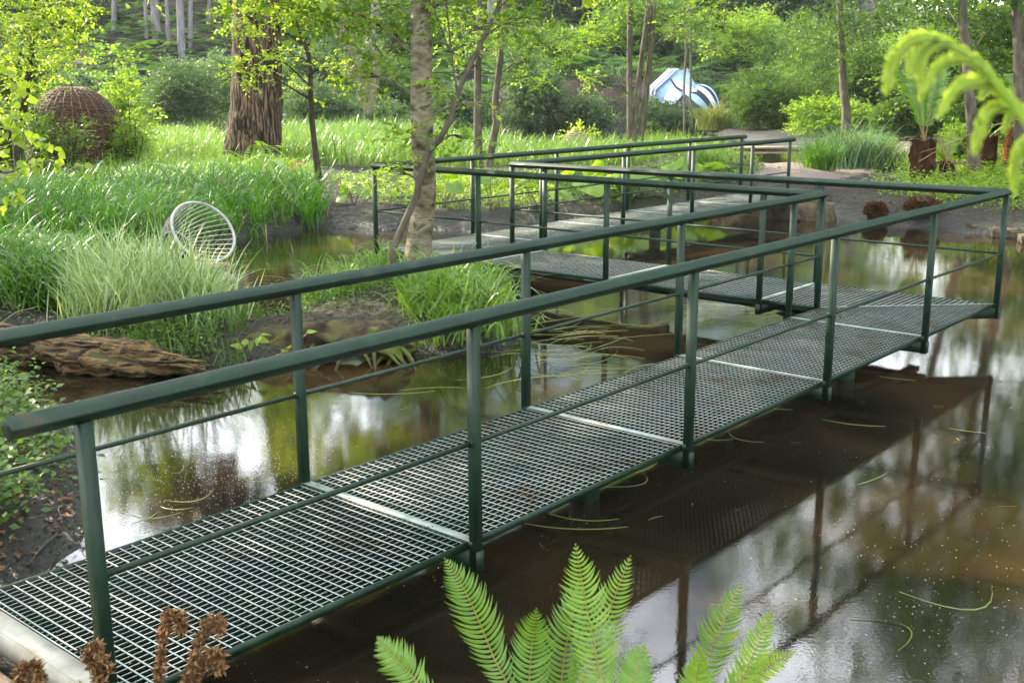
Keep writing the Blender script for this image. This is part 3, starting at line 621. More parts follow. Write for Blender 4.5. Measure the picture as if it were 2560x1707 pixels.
tree('sapling','dark curved sapling with sparse bright leaves between the pine and the birch',[(738,462),(731,400),(722,330),(713,230),(712,145),(695,90),(672,40),(660,-40),(650,-200)],23.2,[.085,.075,.06,.055,.05,.045,.04,.03,.01],
  blobs=[(660,130,-.3,30,20,9),(690,215,0,25,14,4),(760,160,0,35,22,9),(700,30,-.5,60,25,20),(640,10,-.5,60,25,26),(560,40,-1,50,35,30),(545,170,-1,32,25,14),(600,150,-1.2,25,22,9),(560,-60,-1,90,40,40),(690,-150,0,120,60,40)],L=.075,mat='leaf_yellow',bark='bark_dark',seg=9,limbr=.3,tw=.36)
tree('slender_tree','thin dark trunk at the left edge in front of the wicker dome',[(62,455),(48,400),(40,330),(52,260),(68,150),(75,50),(80,-40),(84,-300)],24.5,[.12,.1,.09,.085,.075,.06,.05,.02],
  blobs=[(30,30,-1,60,35,30),(110,60,-.5,60,35,36),(40,110,-1,60,25,26),(150,110,0,45,30,26),(90,170,0,60,25,26),(20,190,-1,40,25,16),(170,20,0,50,25,26),(10,250,-1,30,25,10),(120,-200,0,200,120,90),(-80,-60,0,90,90,50)],L=.08,mat='leaf_yellow',bark='bark_dark',seg=10,limbr=.25,tw=.38)
tree('slender_tree','grey trunk rising out of the shrubs right of the tent',[(1944,262),(1938,210),(1934,120),(1928,0),(1925,-250)],40,[.16,.14,.125,.115,.05],
  blobs=[(1890,40,-1,70,22,40),(1990,60,-1,70,18,40),(1850,90,0,60,14,22),(2040,40,-1,60,20,34),(1960,120,-1,50,12,16),(1930,-60,0,150,50,60),(1930,-400,0,240,140,120),(1700,-330,0,200,120,100),(1760,-620,0,200,120,100),(2050,-650,0,220,130,110),(1880,-900,0,200,110,90),(1560,-520,1,130,90,60)],L=.1,mat='leaf_mid',bark='bark_grey',seg=12,limbr=.2)
for lab,p,Y in (('left one of the twin thin stems in front of the tent',[(1573,268),(1571,200),(1576,120),(1580,0),(1582,-150)],56),('right one of the twin thin stems in front of the tent',[(1584,262),(1586,200),(1587,120),(1584,0),(1590,-150)],57)):
    tree('slender_tree',lab,p,Y,[.07,.06,.055,.05,.03],blobs=[(1560 if 'left' in lab else 1610,60 if 'left' in lab else 100,0,35,20,18),(1590,-90,0,60,30,30)],L=.1,bark='bark_grey',mat='leaf_mid',seg=8,limbr=.3)
# --- trees of the right bank
tree('slender_tree','smooth grey trunk between the two tree ferns on the right bank',[(2241,432),(2236,330),(2228,230),(2218,110),(2210,0),(2205,-300),(2200,-700)],25.1,[.155,.13,.115,.1,.09,.07,.03],
  blobs=[(2170,20,2,70,25,46),(2280,60,2,60,30,40),(2260,150,1.5,40,30,26),(2150,-120,0,160,60,70),(2200,-420,0,260,150,120),(2180,-780,0,220,150,110),(2020,-480,1,160,110,70),(2350,-600,0,200,150,90)],L=.085,mat='leaf_mid',bark='bark_grey',seg=14,limbr=.2)
tree('slender_tree','grey trunk at the right edge behind the reddish tree fern',[(2350,436),(2346,330),(2343,200),(2339,90),(2335,0),(2330,-300),(2325,-700)],25.,[.17,.15,.135,.12,.11,.08,.03],
  blobs=[(2330,40,2,60,30,40),(2400,-150,0,160,90,70),(2380,-450,0,260,150,110),(2480,-800,0,240,150,90)],L=.085,mat='leaf_mid',bark='bark_grey',seg=14,limbr=.2)
# --- far conifer trunks on the slope
for i,(x,vb,w_,x2,lab) in enumerate(((262,78,12,262,'slim grey trunk, leftmost of the far conifers on the slope'),(337,88,9,333,'thin grey conifer trunk just left of the thick far one'),(361,88,20,351,'thickest grey conifer trunk of the far row at upper left'),(388,112,9,381,'thin conifer trunk just right of the thick far one'),(419,132,17,410,'second thickest far conifer trunk, standing lowest on the slope'),(438,112,10,437,'far conifer trunk close on the right of the lowest one'),(478,66,9,482,'pale thin far trunk, rightmost of the row left of the old pine'))):
    Y=hit(x,vb)[1]; m=mpv(Y)
    tree('conifer_tree',lab,[(x,vb+4),(x*.5+x2*.5,vb*.4),(x2,-60),(x2-4,-260)],Y,[w_*m*.55,w_*m*.48,w_*m*.42,w_*m*.3],blobs=[(x2,-230,0,60,60,40)],L=.22,mat='leaf_dark',bark='bark_far',seg=12,per=7,group='far conifer trunks')
for x,vb,w_,lab in ((1990,90,30,'broad grey far trunk above the willows at upper right'),(862,190,22,'grey far trunk behind the hanging ropes'),(1130,90,20,'dim far trunk on the slope behind the paired alders')):
    Y=hit(x,vb)[1]; m=mpv(Y)
    tree('conifer_tree',lab,[(x,vb+4),(x,-60),(x-4,-260)],Y,[w_*m*.55,w_*m*.48,w_*m*.3],blobs=[(x,-230,0,60,60,40)],L=.22,mat='leaf_dark',bark='bark_far',seg=12,per=7)

# --- shrubs, back to front
SH=[
 ('rhododendron','dark rhododendron with purple flowers behind the tent',1790,235,330,240,'leaf_dark',.17,1500,dict(Y=80,flowers=9,cat='rhododendron',wl=.35)),
 ('rhododendron','dark round rhododendron bush on the slope left of the tent',1350,185,260,150,'leaf_dark',.16,700,dict(Y=77,flowers=2,cat='rhododendron',wl=.35)),
 ('rhododendron','dark rhododendron mound on the slope behind the alder pair',1140,150,230,120,'leaf_dark',.16,500,dict(Y=80,cat='rhododendron',wl=.35)),
 ('rhododendron','rhododendron with a purple bloom left of the old pine',425,300,190,155,'leaf_cool',.12,900,dict(flowers=1,cat='rhododendron',wl=.36)),
 ('rhododendron','rhododendron with small purple blooms between pine and birch',740,300,200,120,'leaf_cool',.12,900,dict(flowers=3,cat='rhododendron',wl=.36)),
 ('rhododendron','low rhododendron with one vivid purple bloom just left of the birch',890,300,130,60,'leaf_cool',.11,350,dict(flowers=1,cat='rhododendron',wl=.36)),
 ('shrub','blue-green leafy shrub above the rhododendron left of the ropes',700,230,150,110,'leaf_cool',.14,500,dict(Y=66)),
 ('shrub','shrub on the slope directly behind the hanging ropes',800,215,150,130,'leaf_cool',.14,500,dict(Y=68)),
 ('shrub','broad grey-green shrub overhanging the far pond behind the alder pair',1235,300,170,165,'leaf_cool',.12,1100,{}),
 ('shrub','dark green shrub between birch and alder pair at the far water',1060,300,110,110,'leaf_cool',.12,500,{}),
 ('shrub','small dense shrub below the sandy scarp beside the broad grey-green one',1350,300,120,75,'leaf_cool',.11,450,{}),
 ('shrub','low shrub in front of the tent at the water edge',1540,298,180,55,'leaf_cool',.11,650,{}),
 ('willow_shrub','tall pale willow thicket right of the tent',1790,290,220,150,'leaf_mid',.11,1400,dict(Y=54,cat='willow',wl=.3)),
 ('willow_shrub','high willow thicket left of the grey trunk in the right background',1870,262,190,190,'leaf_mid',.12,1300,dict(Y=60,cat='willow',wl=.34)),
 ('willow_shrub','willow thicket right of the grey trunk in the right background',2030,262,200,230,'leaf_mid',.12,1500,dict(Y=56,cat='willow',wl=.34)),
 ('shrub','bright low bush in front of the willow thickets beside the path bend',1900,305,190,70,'leaf_spring',.09,800,dict(Y=47)),
 ('shrub','dense round bright green bush at the far end of the path',2055,326,110,84,'leaf_mid',.07,900,dict(wl=.6,blobs=5)),
 ('shrub','leafy thicket behind the black tree fern stump',2150,330,150,230,'leaf_mid',.1,1300,dict(Y=42)),
 ('shrub','tall thicket filling the gap behind the reddish tree fern',2290,350,180,330,'leaf_mid',.1,1700,dict(Y=36)),
 ('shrub','thicket at the far right edge reaching above the picture',2420,360,200,360,'leaf_mid',.1,1300,dict(Y=33)),
 ('shrub','sunlit bright bush leaning over the wicker dome from the right',272,312,150,262,'leaf_spring',.07,360,dict(Y=33,wl=.7,blobs=14,lean=.25,hollow=.1)),
 ('bamboo_bush','airy upright bush with narrow bright leaves right of the wicker dome',305,405,90,200,'leaf_spring',.08,120,dict(Y=28.5,wl=.25,cat='bush',tw=.3)),
 ('bamboo_bush','airy upright shoots with narrow leaves standing in front of the wicker dome',150,432,120,150,'leaf_mid',.06,150,dict(Y=27.,wl=.22,cat='bush',tw=.3,blobs=9,hollow=0)),
 ('bamboo_bush','thin leafy shoots at the left side of the wicker dome',92,425,50,210,'leaf_mid',.06,130,dict(Y=27.6,wl=.22,cat='bush',tw=.3,blobs=8,hollow=0)),
 ('shrub','green bush filling the left edge behind the thin dark trunk',20,400,150,150,'leaf_mid',.08,800,dict(Y=30)),
 ('shrub','shrub above the wicker dome on the left far bank',160,300,230,130,'leaf_cool',.12,900,dict(Y=50)),
 ('shrub','leafy shrub at the far left above the thin trunk',30,280,170,200,'leaf_mid',.11,800,dict(Y=44)),
 ('shrub','small yellow-green sapling bush on the bank beside the plank hut',1325,300,36,66,'leaf_yellow',.1,110,dict(Y=44)),
 ('shrub','dark bush on the slope at the far upper left',150,120,220,110,'leaf_dark',.16,500,dict(Y=82)),
 ('shrub','olive bush on the slope above the hanging ropes',930,140,200,110,'leaf_mid',.15,500,dict(Y=76)),
 ('shrub','olive bush on the slope above the sandy scarp',1440,110,260,100,'leaf_mid',.15,700,dict(Y=84)),
 ('shrub','pale bush high on the slope right of the triple trunks',1620,60,260,110,'leaf_cool',.16,700,dict(Y=88)),
 ('shrub','dark bush high on the slope left of the broad far trunk',1840,40,240,100,'leaf_mid',.16,700,dict(Y=90)),
 ('shrub','pale bush high on the slope right of the broad far trunk',2110,60,240,150,'leaf_mid',.15,900,dict(Y=70)),
 ('shrub','broad thicket on the slope at upper centre right behind the triple trunks',1500,200,300,120,'leaf_mid',.14,900,dict(Y=70)),
 ('shrub','tall thicket at the upper right behind the slender grey trunk',2230,250,260,240,'leaf_mid',.12,1500,dict(Y=48)),
 ('shrub','low leafy bush between the black tree fern stump and the reddish one',2210,400,120,90,'leaf_spring',.07,600,dict(Y=29)),
 ('shrub','leafy bank growth at the far right behind the corner post',2420,440,160,120,'leaf_mid',.07,800,dict(Y=26)),
 ('shrub','dark leafy mass hanging over the far pond left of the pine',540,270,160,110,'leaf_cool',.14,600,dict(Y=64)),
 ('shrub','leafy undergrowth below the sandy scarp at the far water, left half',1240,215,220,80,'leaf_mid',.12,500,dict(Y=68)),
 ('shrub','big leafy bush rising above the tent',1560,150,260,150,'leaf_mid',.13,900,dict(Y=82)),
 ('shrub','light green bush at the top edge right of the tent',1720,110,240,140,'leaf_spring',.12,700,dict(Y=74)),
 ('shrub','light green bush at the top edge above the willow thickets',1880,130,260,170,'leaf_mid',.12,900,dict(Y=68)),
 ('shrub','light green thicket at the top edge behind the slender grey trunk',2060,140,260,180,'leaf_spring',.11,900,dict(Y=62)),
 ('shrub','leafy bush at the very top right behind the blurred frond',2250,140,260,260,'leaf_mid',.11,1200,dict(Y=52)),
 ('shrub','sunlit bush on the slope behind the slender sapling',700,140,220,120,'leaf_spring',.13,500,dict(Y=78)),
 ('shrub','sunlit bush on the far bank left of the birch top',880,230,180,150,'leaf_mid',.12,600,dict(Y=63)),
]
for nm,lab,vx,vb,wv,hv,mt,L,n,kw in SH: shrub(nm,lab,vx,vb,wv,hv,mt,L,n,**kw)

# ------------------------------------------------------------------ ground plants (stuff)
def add_sedge(poly,n,nb,h,wd,mat,label,name='sedge',cat='sedge',**k):
    mb=MB(); clumps(mb,scatter(poly,n),nb,h,wd,**k); stuff(name,mb,mat,label,cat)
add_sedge([(-120,605),(0,602),(200,607),(380,594),(560,550),(732,524),(740,500),(700,470),(600,462),(430,455),(200,470),(-120,480)],600,30,.82,.017,'sedge','dense dark green arching sedge along the back left shore',droop=.62,tone=(0,.75))
add_sedge([(120,470),(430,456),(700,466),(730,445),(640,405),(520,410),(330,400),(180,440)],340,26,.6,.013,'sedge_light','finer lighter grass between the sedge and the pine',droop=.5,spread=.2,name='grass',cat='grass')
add_sedge([(325,402),(520,408),(525,350),(470,322),(330,325)],330,24,.75,.015,'sedge_light','sunlit tall grass left of the pine',droop=.45,spread=.25,name='grass',cat='grass')
add_sedge([(645,400),(940,412),(1090,405),(1180,372),(1170,345),(900,320),(645,318)],760,24,1.0,.02,'sedge_light','tall reedy grass on the middle bank behind the far rails',droop=.55,spread=.25,name='grass',cat='grass',tone=(.1,.8))
add_sedge([(1110,405),(1700,398),(1690,376),(1420,366),(1260,370),(1180,358)],480,20,.75,.018,'sedge_light','tall grass round the triple trunks behind the far rails',droop=.5,spread=.25,name='grass',cat='grass')
add_sedge([(1690,404),(1850,398),(1955,390),(2032,378),(2046,340),(2000,332),(1900,372),(1840,396),(1690,396)],700,20,.4,.014,'sedge_light','short bright grass beside the gravel path',droop=.5,spread=.22,name='grass',cat='grass')
add_sedge([(-220,745),(170,752),(185,700),(190,655),(-220,665)],230,46,.74,.017,'sedge','arching sedge on the near left bank beside the pale striped grass',droop=.7,tone=(.2,1),spread=.14)
add_sedge([(955,810),(1165,802),(1180,750),(1140,700),(1010,705),(960,745)],85,26,.6,.016,'sedge_light','bright arching sedge at the foot of the birch',droop=.8,lean=.35,spread=.12,tone=(.3,1))
add_sedge([(690,745),(800,735),(900,690),(900,655),(830,660),(700,700)],60,26,.48,.013,'sedge_light','small sedge tufts behind the mossy stump',droop=.7,spread=.12)
add_sedge([(420,672),(520,690),(560,740),(640,745),(640,760),(480,790),(430,720)],30,22,.4,.01,'sedge','thin sedge in the shallow water behind the log',droop=.6)
mb=MB(); clumps(mb,scatter([(-120,600),(380,590),(732,522),(700,462),(-120,475)],90),9,.75,.012,spread=.16,droop=.8); clumps(mb,scatter([(-220,745),(170,752),(190,655),(-220,665)],35),9,.6,.012,spread=.14,droop=.8); clumps(mb,scatter([(325,402),(940,412),(1170,350),(645,318),(470,322)],80),8,.8,.016,spread=.25,droop=.6); stuff('dead_grass',mb,'dry_straw','straw-coloured dead blades mixed through the left sedge beds','dead grass')
# variegated clump on the near left bank: one countable clump
mb=MB(); P=scatter([(165,815),(480,822),(520,790),(500,735),(330,705),(190,735)],130,minz=-.3); base=np.array([*P[:,:2].mean(0),.1]); clumps(mb,P,34,.84,.0115,spread=.1,lean=.34,droop=.3,seg=5)
tg=thing('variegated_grass',base,'pale green and cream striped grass clump above the rotten log','grass'); build('leaves',mb,M['variegated'],tg,base)
# tussocks
def tuft(name,label,vx,vb,h,wd,n,mat,spread=.16,Y=None,droop=.5,lean=.35,cat='grass tuft',group=None):
    b=hit(vx,vb); mb=MB(); B=np.repeat(b[None],n,0)+np.c_[rng.normal(0,spread,(n,2)),np.zeros(n)]; blades(mb,B,h*U(.6,1.1,n),wd,None,lean,droop,6)
    return tag(build(name,mb,M[mat],base=b),label,cat,group)
tuft('grass_tussock','bright fountain-shaped grass tuft on the lawn beside the path',2045-3,388,1.0,.016,0+1,'sedge_light') if False else None
tuft('grass_tussock','bright fountain-shaped grass tuft beside the far handrail end',1880,392,.95,.02,420,'sedge',.2)
tuft('grass_tussock','tall bluish grass clump left of the path bend',1950,385,1.5,.024,700,'blue_grass',.45,droop=.6)
tuft('grass_tussock','dark green grass clump at the inner edge of the path bend',2010,385,.9,.022,420,'sedge',.4,droop=.6)
tuft('grass_tussock','green and straw-coloured tussock at the far water below the tent',1640,300,1.7,.04,420,'tussock',.4)
tuft('grass_tussock','small bright tuft growing out of the rotten log',298,812,.2,.004,220,'sedge_light',.05,droop=.5)
tuft('grass_tussock','bright grass tuft under the far handrail beside the triple trunks',1625,392,.7,.02,260,'sedge_light',.2)
# low leafy cover
mb=MB(); lowplants(mb,scatter([(2060,400),(2100,455),(1990,470),(2060,500),(2180,515),(2500,540),(2700,470),(2600,380),(2150,370)],2300),.5,.085,10,.2)
P=scatter([(2080,440),(2200,475),(2480,500),(2480,400),(2150,385)],260); fronds(mb,P,.75); stuff('undergrowth',mb,'leaf_spring','low leafy plants and ferns under the trees of the right bank','undergrowth')
mb=MB(); lowplants(mb,scatter([(760,432),(1250,420),(1300,470),(1240,505),(960,515),(800,490)],420),.25,.1,8,.16); clumps(mb,scatter([(930,430),(1250,425),(1400,470),(1250,508),(960,515)],160),14,.28,.012,spread=.12)
stuff('undergrowth',mb,'leaf_spring','patchy low plants on the bare middle bank','undergrowth')
mb=MB(); lowplants(mb,scatter([(1240,430),(1700,405),(1740,440),(1680,462),(1400,490),(1250,505)],700),.3,.12,8,.2); clumps(mb,scatter([(1240,430),(1700,405),(1740,440),(1680,462),(1400,490)],220),14,.35,.014,spread=.15)
stuff('undergrowth',mb,'leaf_mid','low plants beside the far bridge deck','undergrowth')
mb=MB(); lowplants(mb,scatter([(-200,1150),(-60,1330),(20,1300),(120,1150),(150,1040),(100,960),(0,900),(-200,880)],330,minz=.0),.34,.062,14,.11)
stuff('undergrowth',mb,'leaf_mid','low bright leafy plants on the near left mud bank','undergrowth')
mb=MB(); lowplants(mb,scatter([(540,800),(700,790),(900,740),(960,690),(1000,660),(860,655),(700,740),(540,775)],160),.22,.04,12,.1); lowplants(mb,scatter([(200,850),(500,862),(520,800),(300,790)],200),.24,.04,12,.1); lowplants(mb,scatter([(-150,800),(200,850),(300,800),(100,760),(-150,740)],110),.3,.035,10,.09); clumps(mb,scatter([(300,850),(540,858),(560,790),(300,790)],40),16,.32,.008,spread=.08); stuff('undergrowth',mb,'leaf_mid','small leafy plants over the log and the stump','undergrowth')
mb=MB(); lowplants(mb,scatter([(1990,468),(2060,470),(2160,480),(2200,500),(1990,490)],60),.2,.06,8,.12); stuff('undergrowth',mb,'leaf_mid','sparse seedlings on the mud bank by the brown stumps','undergrowth')
mb=MB(); lowplants(mb,scatter([(330,318),(1200,303),(1240,296),(1700,300),(1960,300),(1960,270),(1300,285),(350,290)],2600),.7,.16,9,.5,.4); clumps(mb,scatter([(640,306),(1240,300),(1700,306),(1700,285),(640,290)],700),14,.9,.035,spread=.4); stuff('undergrowth',mb,'leaf_cool','soft green growth along the far water edge','undergrowth')
P=np.c_[U(-42,34,6500),U(62,100,6500)]; P=P[(noise(P,.16)>-.3)|(P[:,0]<-4)&(rng.random(len(P))<.8)]; P=np.c_[P,Hf(P[:,0],P[:,1])+.25]; mb=MB(); fronds(mb,P,1.9,9,.42,.3); stuff('bracken',mb,'bracken','bracken fronds spread over the brown far slope','bracken')
P=scatter([(-200,470),(120,470),(330,400),(330,330),(-200,330)],900); mb=MB(); lowplants(mb,P,.6,.1,9,.3); stuff('undergrowth',mb,'leaf_mid','low plants round the wicker dome','undergrowth')
mb=MB(); fronds(mb,scatter([(400,440),(560,425),(700,430),(760,445),(700,470),(420,465)],60),.85,11,.34,.7); fronds(mb,scatter([(560,420),(690,420),(690,395),(540,400)],24),1.,11,.34,.75); stuff('bracken',mb,'fern','fresh bright bracken round the pine foot','bracken')
# fallen straw and leaf litter at the pine foot
mb=MB(); P=scatter([(560,445),(690,440),(680,405),(560,405)],260); lowplants(mb,P,.35,.12,6,.15,.3); stuff('leaf_litter',mb,'orange_litter','orange dead bracken heaped at the pine foot','leaf litter')
# distant wood above the slope
mb=MB()
for i in range(230):
    x=U(-85,95); y=U(84,125); b=gz(x,y) if abs(x)<74 else 0; z=b+U(3,15); r=U(2.2,4.4)
    if noise(np.array([[x*.09,z*.12]]))[0]<-.35 and z>14: continue
    spray(mb,(x,y,z),(r,r,r*.8),90,7,.4,1.6,.5,.75,hollow=.5)
for i in range(420):
    a=U(-180,180); r_=U(32,62)
    if abs(a)<42: continue
    x,y=r_*math.sin(R(a)),r_*math.cos(R(a)); lefty=-115<a<-25; r=U(2.6,4.6); z=U(1.5,11 if lefty else 24)
    spray(mb,(x,y,z),(r,r,r*.8),40,6,.75,2.,.5,.75,hollow=.5)
for i in range(40):
    x=U(24,60); y=U(50,80); spray(mb,(x,y,U(1,14)),(3.6,3.6,3),150,8,.22,1.2,.5,.75,hollow=.5)
for i in range(120):
    a=U(20,43); r_=U(36,62); x,y=r_*math.sin(R(a)),r_*math.cos(R(a)); r=U(2.2,3.8); z=U(2,16)
    spray(mb,(x,y,z),(r,r,r*.8),110,8,.2,1.1,.5,.75,hollow=.5)
stuff('distant_wood',mb,'leaf_mid','woodland closing the view above the far slope','wood')

# ------------------------------------------------------------------ canopy trees outside the frame (they shade and are mirrored)
def canopy(name,label,x,y,h,r0,crowns,mat='leaf_mid',bark='bark_dark',L=.16,nt_=60):
    tree(name,label,[(x,y,gz(x,y)-.1),(x+.1,y,h*.35),(x-.1,y+.1,h*.7),(x,y,h)],0,[r0,r0*.8,r0*.55,r0*.15],blobs=[(x+a,y+b,c,r,r,r*.55,nt_) for a,b,c,r in crowns],L=L,mat=mat,bark=bark,world=True,per=8,tw=1.,limbr=.3)
canopy('broadleaf_tree','tall tree shading the near bridge from beyond the left edge',-13,12.5,11,.25,[(0,0,10.4,2.3),(2,1,9.5,2.),(-2,-1,10,2.2),(1.5,-2,11,2.),(-1,2.5,8,1.9),(2.5,-1,7.2,1.6)],L=.22,nt_=110)
canopy('broadleaf_tree','tall tree beyond the left edge level with the deck end',-11.5,6.5,10,.22,[(0,0,9.6,2.3),(2.2,1,9,2.),(-1.6,-1,8.5,2.2),(1,-2,7.5,1.7),(0,2.2,9,1.9)],L=.22,nt_=110)
canopy('broadleaf_tree','tree beyond the left edge behind the sedge bank',-17,20,15,.28,[(0,0,14,2.6),(2,1,11,2.),(-2,-1,11,2.),(1,-2.4,9,2.),(0,-1,7.5,2.)],L=.22,nt_=110)
canopy('broadleaf_tree','tree just beyond the left edge level with the cane basket',-10.5,17.5,11,.2,[(0,0,10.2,2.),(1.2,.5,9.6,1.9),(-1.6,-1,9.5,2.),(0,1,7.6,1.6)],L=.22,nt_=100)
canopy('broadleaf_tree','tree beyond the left edge far behind the sedge bank',-20,27,14,.25,[(0,0,13,2.4),(1.5,-1,9.6,2.2),(-1.6,-1,9.5,2.),(0,-2,7.4,1.8)],L=.22,nt_=100)
canopy('broadleaf_tree','tall tree on the right bank beyond the right edge',17,19,14,.3,[(0,0,13,3.),(-2.4,1,10,2.4),(2,-1,9,2.6),(-1.5,-2,7.5,2.2),(1,2,6,2.4)],L=.15)
canopy('broadleaf_tree','second tall tree on the right bank beyond the right edge',20,27,16,.3,[(0,0,14,3.2),(-2.6,1,11,2.6),(2,-1,9,2.8),(-1.5,-2,7.,2.6)],L=.17)
canopy('broadleaf_tree','tall tree behind the camera on the near bank',4,-5,15,.3,[(0,0,13,3.6),(-3.5,4,11.5,3.4),(2,4,11,3.4),(-1,7,12.5,3.4),(3,8,12.5,3.2),(-6,1,11,3.2)],L=.24,nt_=130)
canopy('broadleaf_tree','spreading tree behind the camera to the left',-6,-3,15,.3,[(0,2,12,3.6),(2.5,6,12.5,3.4),(-3,6,11,3.2),(1,11,14.5,3.2),(-3,11,14,3.2)],L=.24,nt_=130)
canopy('broadleaf_tree','spreading tree beyond the right edge of the near bank',12,2,16,.3,[(0,2,12.5,3.6),(-3.5,3,13.5,3.2),(-4,8,15,3.4),(1,7,13,3.4),(-6,6,14.8,3.)],L=.24,nt_=130)

# twigs, dead leaves and clods on the mud of the banks
mb=MB(); P=np.vstack([scatter([(735,425),(1250,415),(1250,508),(960,522),(740,516)],700),scatter([(1790,470),(2352,470),(2352,540),(2060,512),(1870,488)],900),scatter([(-250,640),(-250,790),(0,800),(200,848),(330,866),(700,848),(1000,812),(1170,800),(1100,655),(850,650),(520,690)],1500),scatter([(-200,900),(0,890),(160,1010),(180,1130),(150,1250),(50,1330),(-200,1400)],900)])
P[:,2]=np.maximum(P[:,2],0)+.01; k=len(P); leaves(mb,P,rand_dirs(k,.2),nrm(np.array([0,0,1.])+rng.normal(0,.4,(k,3))),U(.02,.075,k),U(.012,.04,k)); stuff('leaf_litter',mb,'dead_brown','brown dead leaves scattered on the bare banks','leaf litter')
mb=MB()
for i in range(150):
    p=P[rng.integers(len(P))]; d=rand_dirs(1,.12)[0]; L_=U(.12,.5); tube(mb,[p,p+d*L_*.5+np.array([0,0,U(0,.03)]),p+d*L_],[.006,.005,.002],5)
stuff('fallen_twigs',mb,'bark_grey','small fallen twigs lying on the bare banks','twigs')

# ------------------------------------------------------------------ objects
# pond basket: ring with canes running back to a small ring
c=atY(468,532,15.3); xr=np.array([1.,0,0]); up=np.array([0,0,1.]); tc_=np.array([0,-1.,0])
n=nrm(.54*tc_+.84*(.747*xr+.664*up)); e1=nrm(np.cross(n,tc_)); e2=np.cross(n,e1); r1=.46
base=np.array([c[0]-.35,c[1],0.]); t=thing('cane_basket',base,'silvery cone-shaped basket of bent canes lying tilted in the water by the sedge','basket')
an=np.linspace(0,2*np.pi,65)
mb=MB(); tube(mb,[c+r1*(math.cos(a)*e1+math.sin(a)*e2) for a in an],.021,10,cap=False); build('rim',mb,M['cane'],t,base,True)
bc=atY(405,566,15.75); r2=.24
mb=MB(); tube(mb,[bc+r2*(math.cos(a)*e1+math.sin(a)*e2) for a in an],.012,8,cap=False); build('base_ring',mb,M['cane'],t,base,True)
for k in range(34):
    a=k/34*2*np.pi; a2=a+.55; p0=c+r1*(math.cos(a)*e1+math.sin(a)*e2); p1=bc+r2*(math.cos(a2)*e1+math.sin(a2)*e2)
    am=a+.22; mid=(c+bc)/2+((r1+r2)/2*1.12)*(math.cos(am)*e1+math.sin(am)*e2)
    mb=MB(); tube(mb,curve([p0,mid,p1],9),.0058,5,cap=False); build('cane',mb,M['cane'],t,base,True)
# floating plank
b=atz(490,611,.0); mb=MB(); boxes(mb,[[-.42,.22]],[[-.08,.08]],[[.0,.035]],(b[:2],np.array([.97,.2]),np.array([-.2,.97]))); tag(build('plank',mb,M['plank'],base=b),'short tan plank floating beneath the cane basket','plank')
# wicker dome
b=hit(183,412); b=np.array([*atY(183,412,29)[:2],0]); b[2]=gz(b[0],b[1]); m_=mpv(29.); H_=196*m_; Rr=108*m_
t=thing('wicker_dome',b,'woven brown wicker dome hut standing among the plants at left','wicker hut')
def dome_r(z): q=np.clip(z/H_,0,1); return Rr*np.where(q<.45,1-.04*q,(np.sqrt(np.maximum(1-((q-.38)/.62)**2,0)))*.985)
an=np.linspace(0,2*np.pi,73); mb=MB()
for i,z in enumerate(np.linspace(.03,H_*.985,62)):
    ph=U(0,6); rr_=dome_r(z)+.018*np.sin(an*18+ph+(i%2)*np.pi)+.012*noise(np.stack([np.cos(an)*3,np.sin(an)*3,0*an+i],-1),2.)
    keep=np.ones(73,bool); zz=z+.015*noise(np.stack([np.cos(an)*2,np.sin(an)*2,0*an+i*.7],-1),2.3)
    tube(mb,np.stack([b[0]+rr_*np.cos(an),b[1]+rr_*np.sin(an),b[2]+zz],-1),.014,4,cap=False)
build('woven_rods',mb,M['wicker'],t,b)
mb=MB()
for k in range(30):
    a=k/30*2*np.pi+U(-.04,.04); z=np.linspace(0,H_*.985,16); tube(mb,np.stack([b[0]+dome_r(z)*math.cos(a),b[1]+dome_r(z)*math.sin(a),b[2]+z],-1),.019,5)
build('upright_rods',mb,M['wicker'],t,b)
mb=MB(); tube(mb,np.stack([b[0]+.0*z,b[1]+0*z,b[2]+z],-1),np.maximum(dome_r(z)-.07,.02),24); build('inner_wall',mb,M['bark_dark'],t,b,True)
# hanging rope loops
Yr=41.; top=[]; t=thing('rope_sculpture',atY(790,120,Yr),'hanging curtain of pale rope loops between the pine and the birch','rope sculpture')
LOOPS=[(768,786,10,62),(772,794,18,66),(778,800,20,96),(783,806,15,92),(775,806,30,98),(790,812,40,160),(796,815,50,164),(800,818,60,170),(804,822,100,178),(808,816,100,186)]
LOOPS+=[(823+4*k,835+4*k,120-3*k,225+6*k if k<7 else 262-8*(k-7)) for k in range(12)]
for x0,x1,yt,yb in LOOPS:
    dd=U(-.3,.3); q=[]; k=np.linspace(0,1,15)
    xs=x0+(x1-x0)*k; sag=np.where(k<.5,1-(1-2*k)**6,1-(2*k-1)**6); ys=yt+(yb-yt)*sag
    mb=MB(); tube(mb,atY(xs-8,ys,Yr+dd),.017,5,cap=False); o=build('rope_loop',mb,M['rope'],t,atY(790,120,Yr),True)
mb=MB(); tube(mb,atY(np.array([748,790,850,880]),np.array([5,12,95,140])*1.-10,Yr),.035,6); build('support_pole',mb,M['bark_grey'],t,atY(790,120,Yr),True)
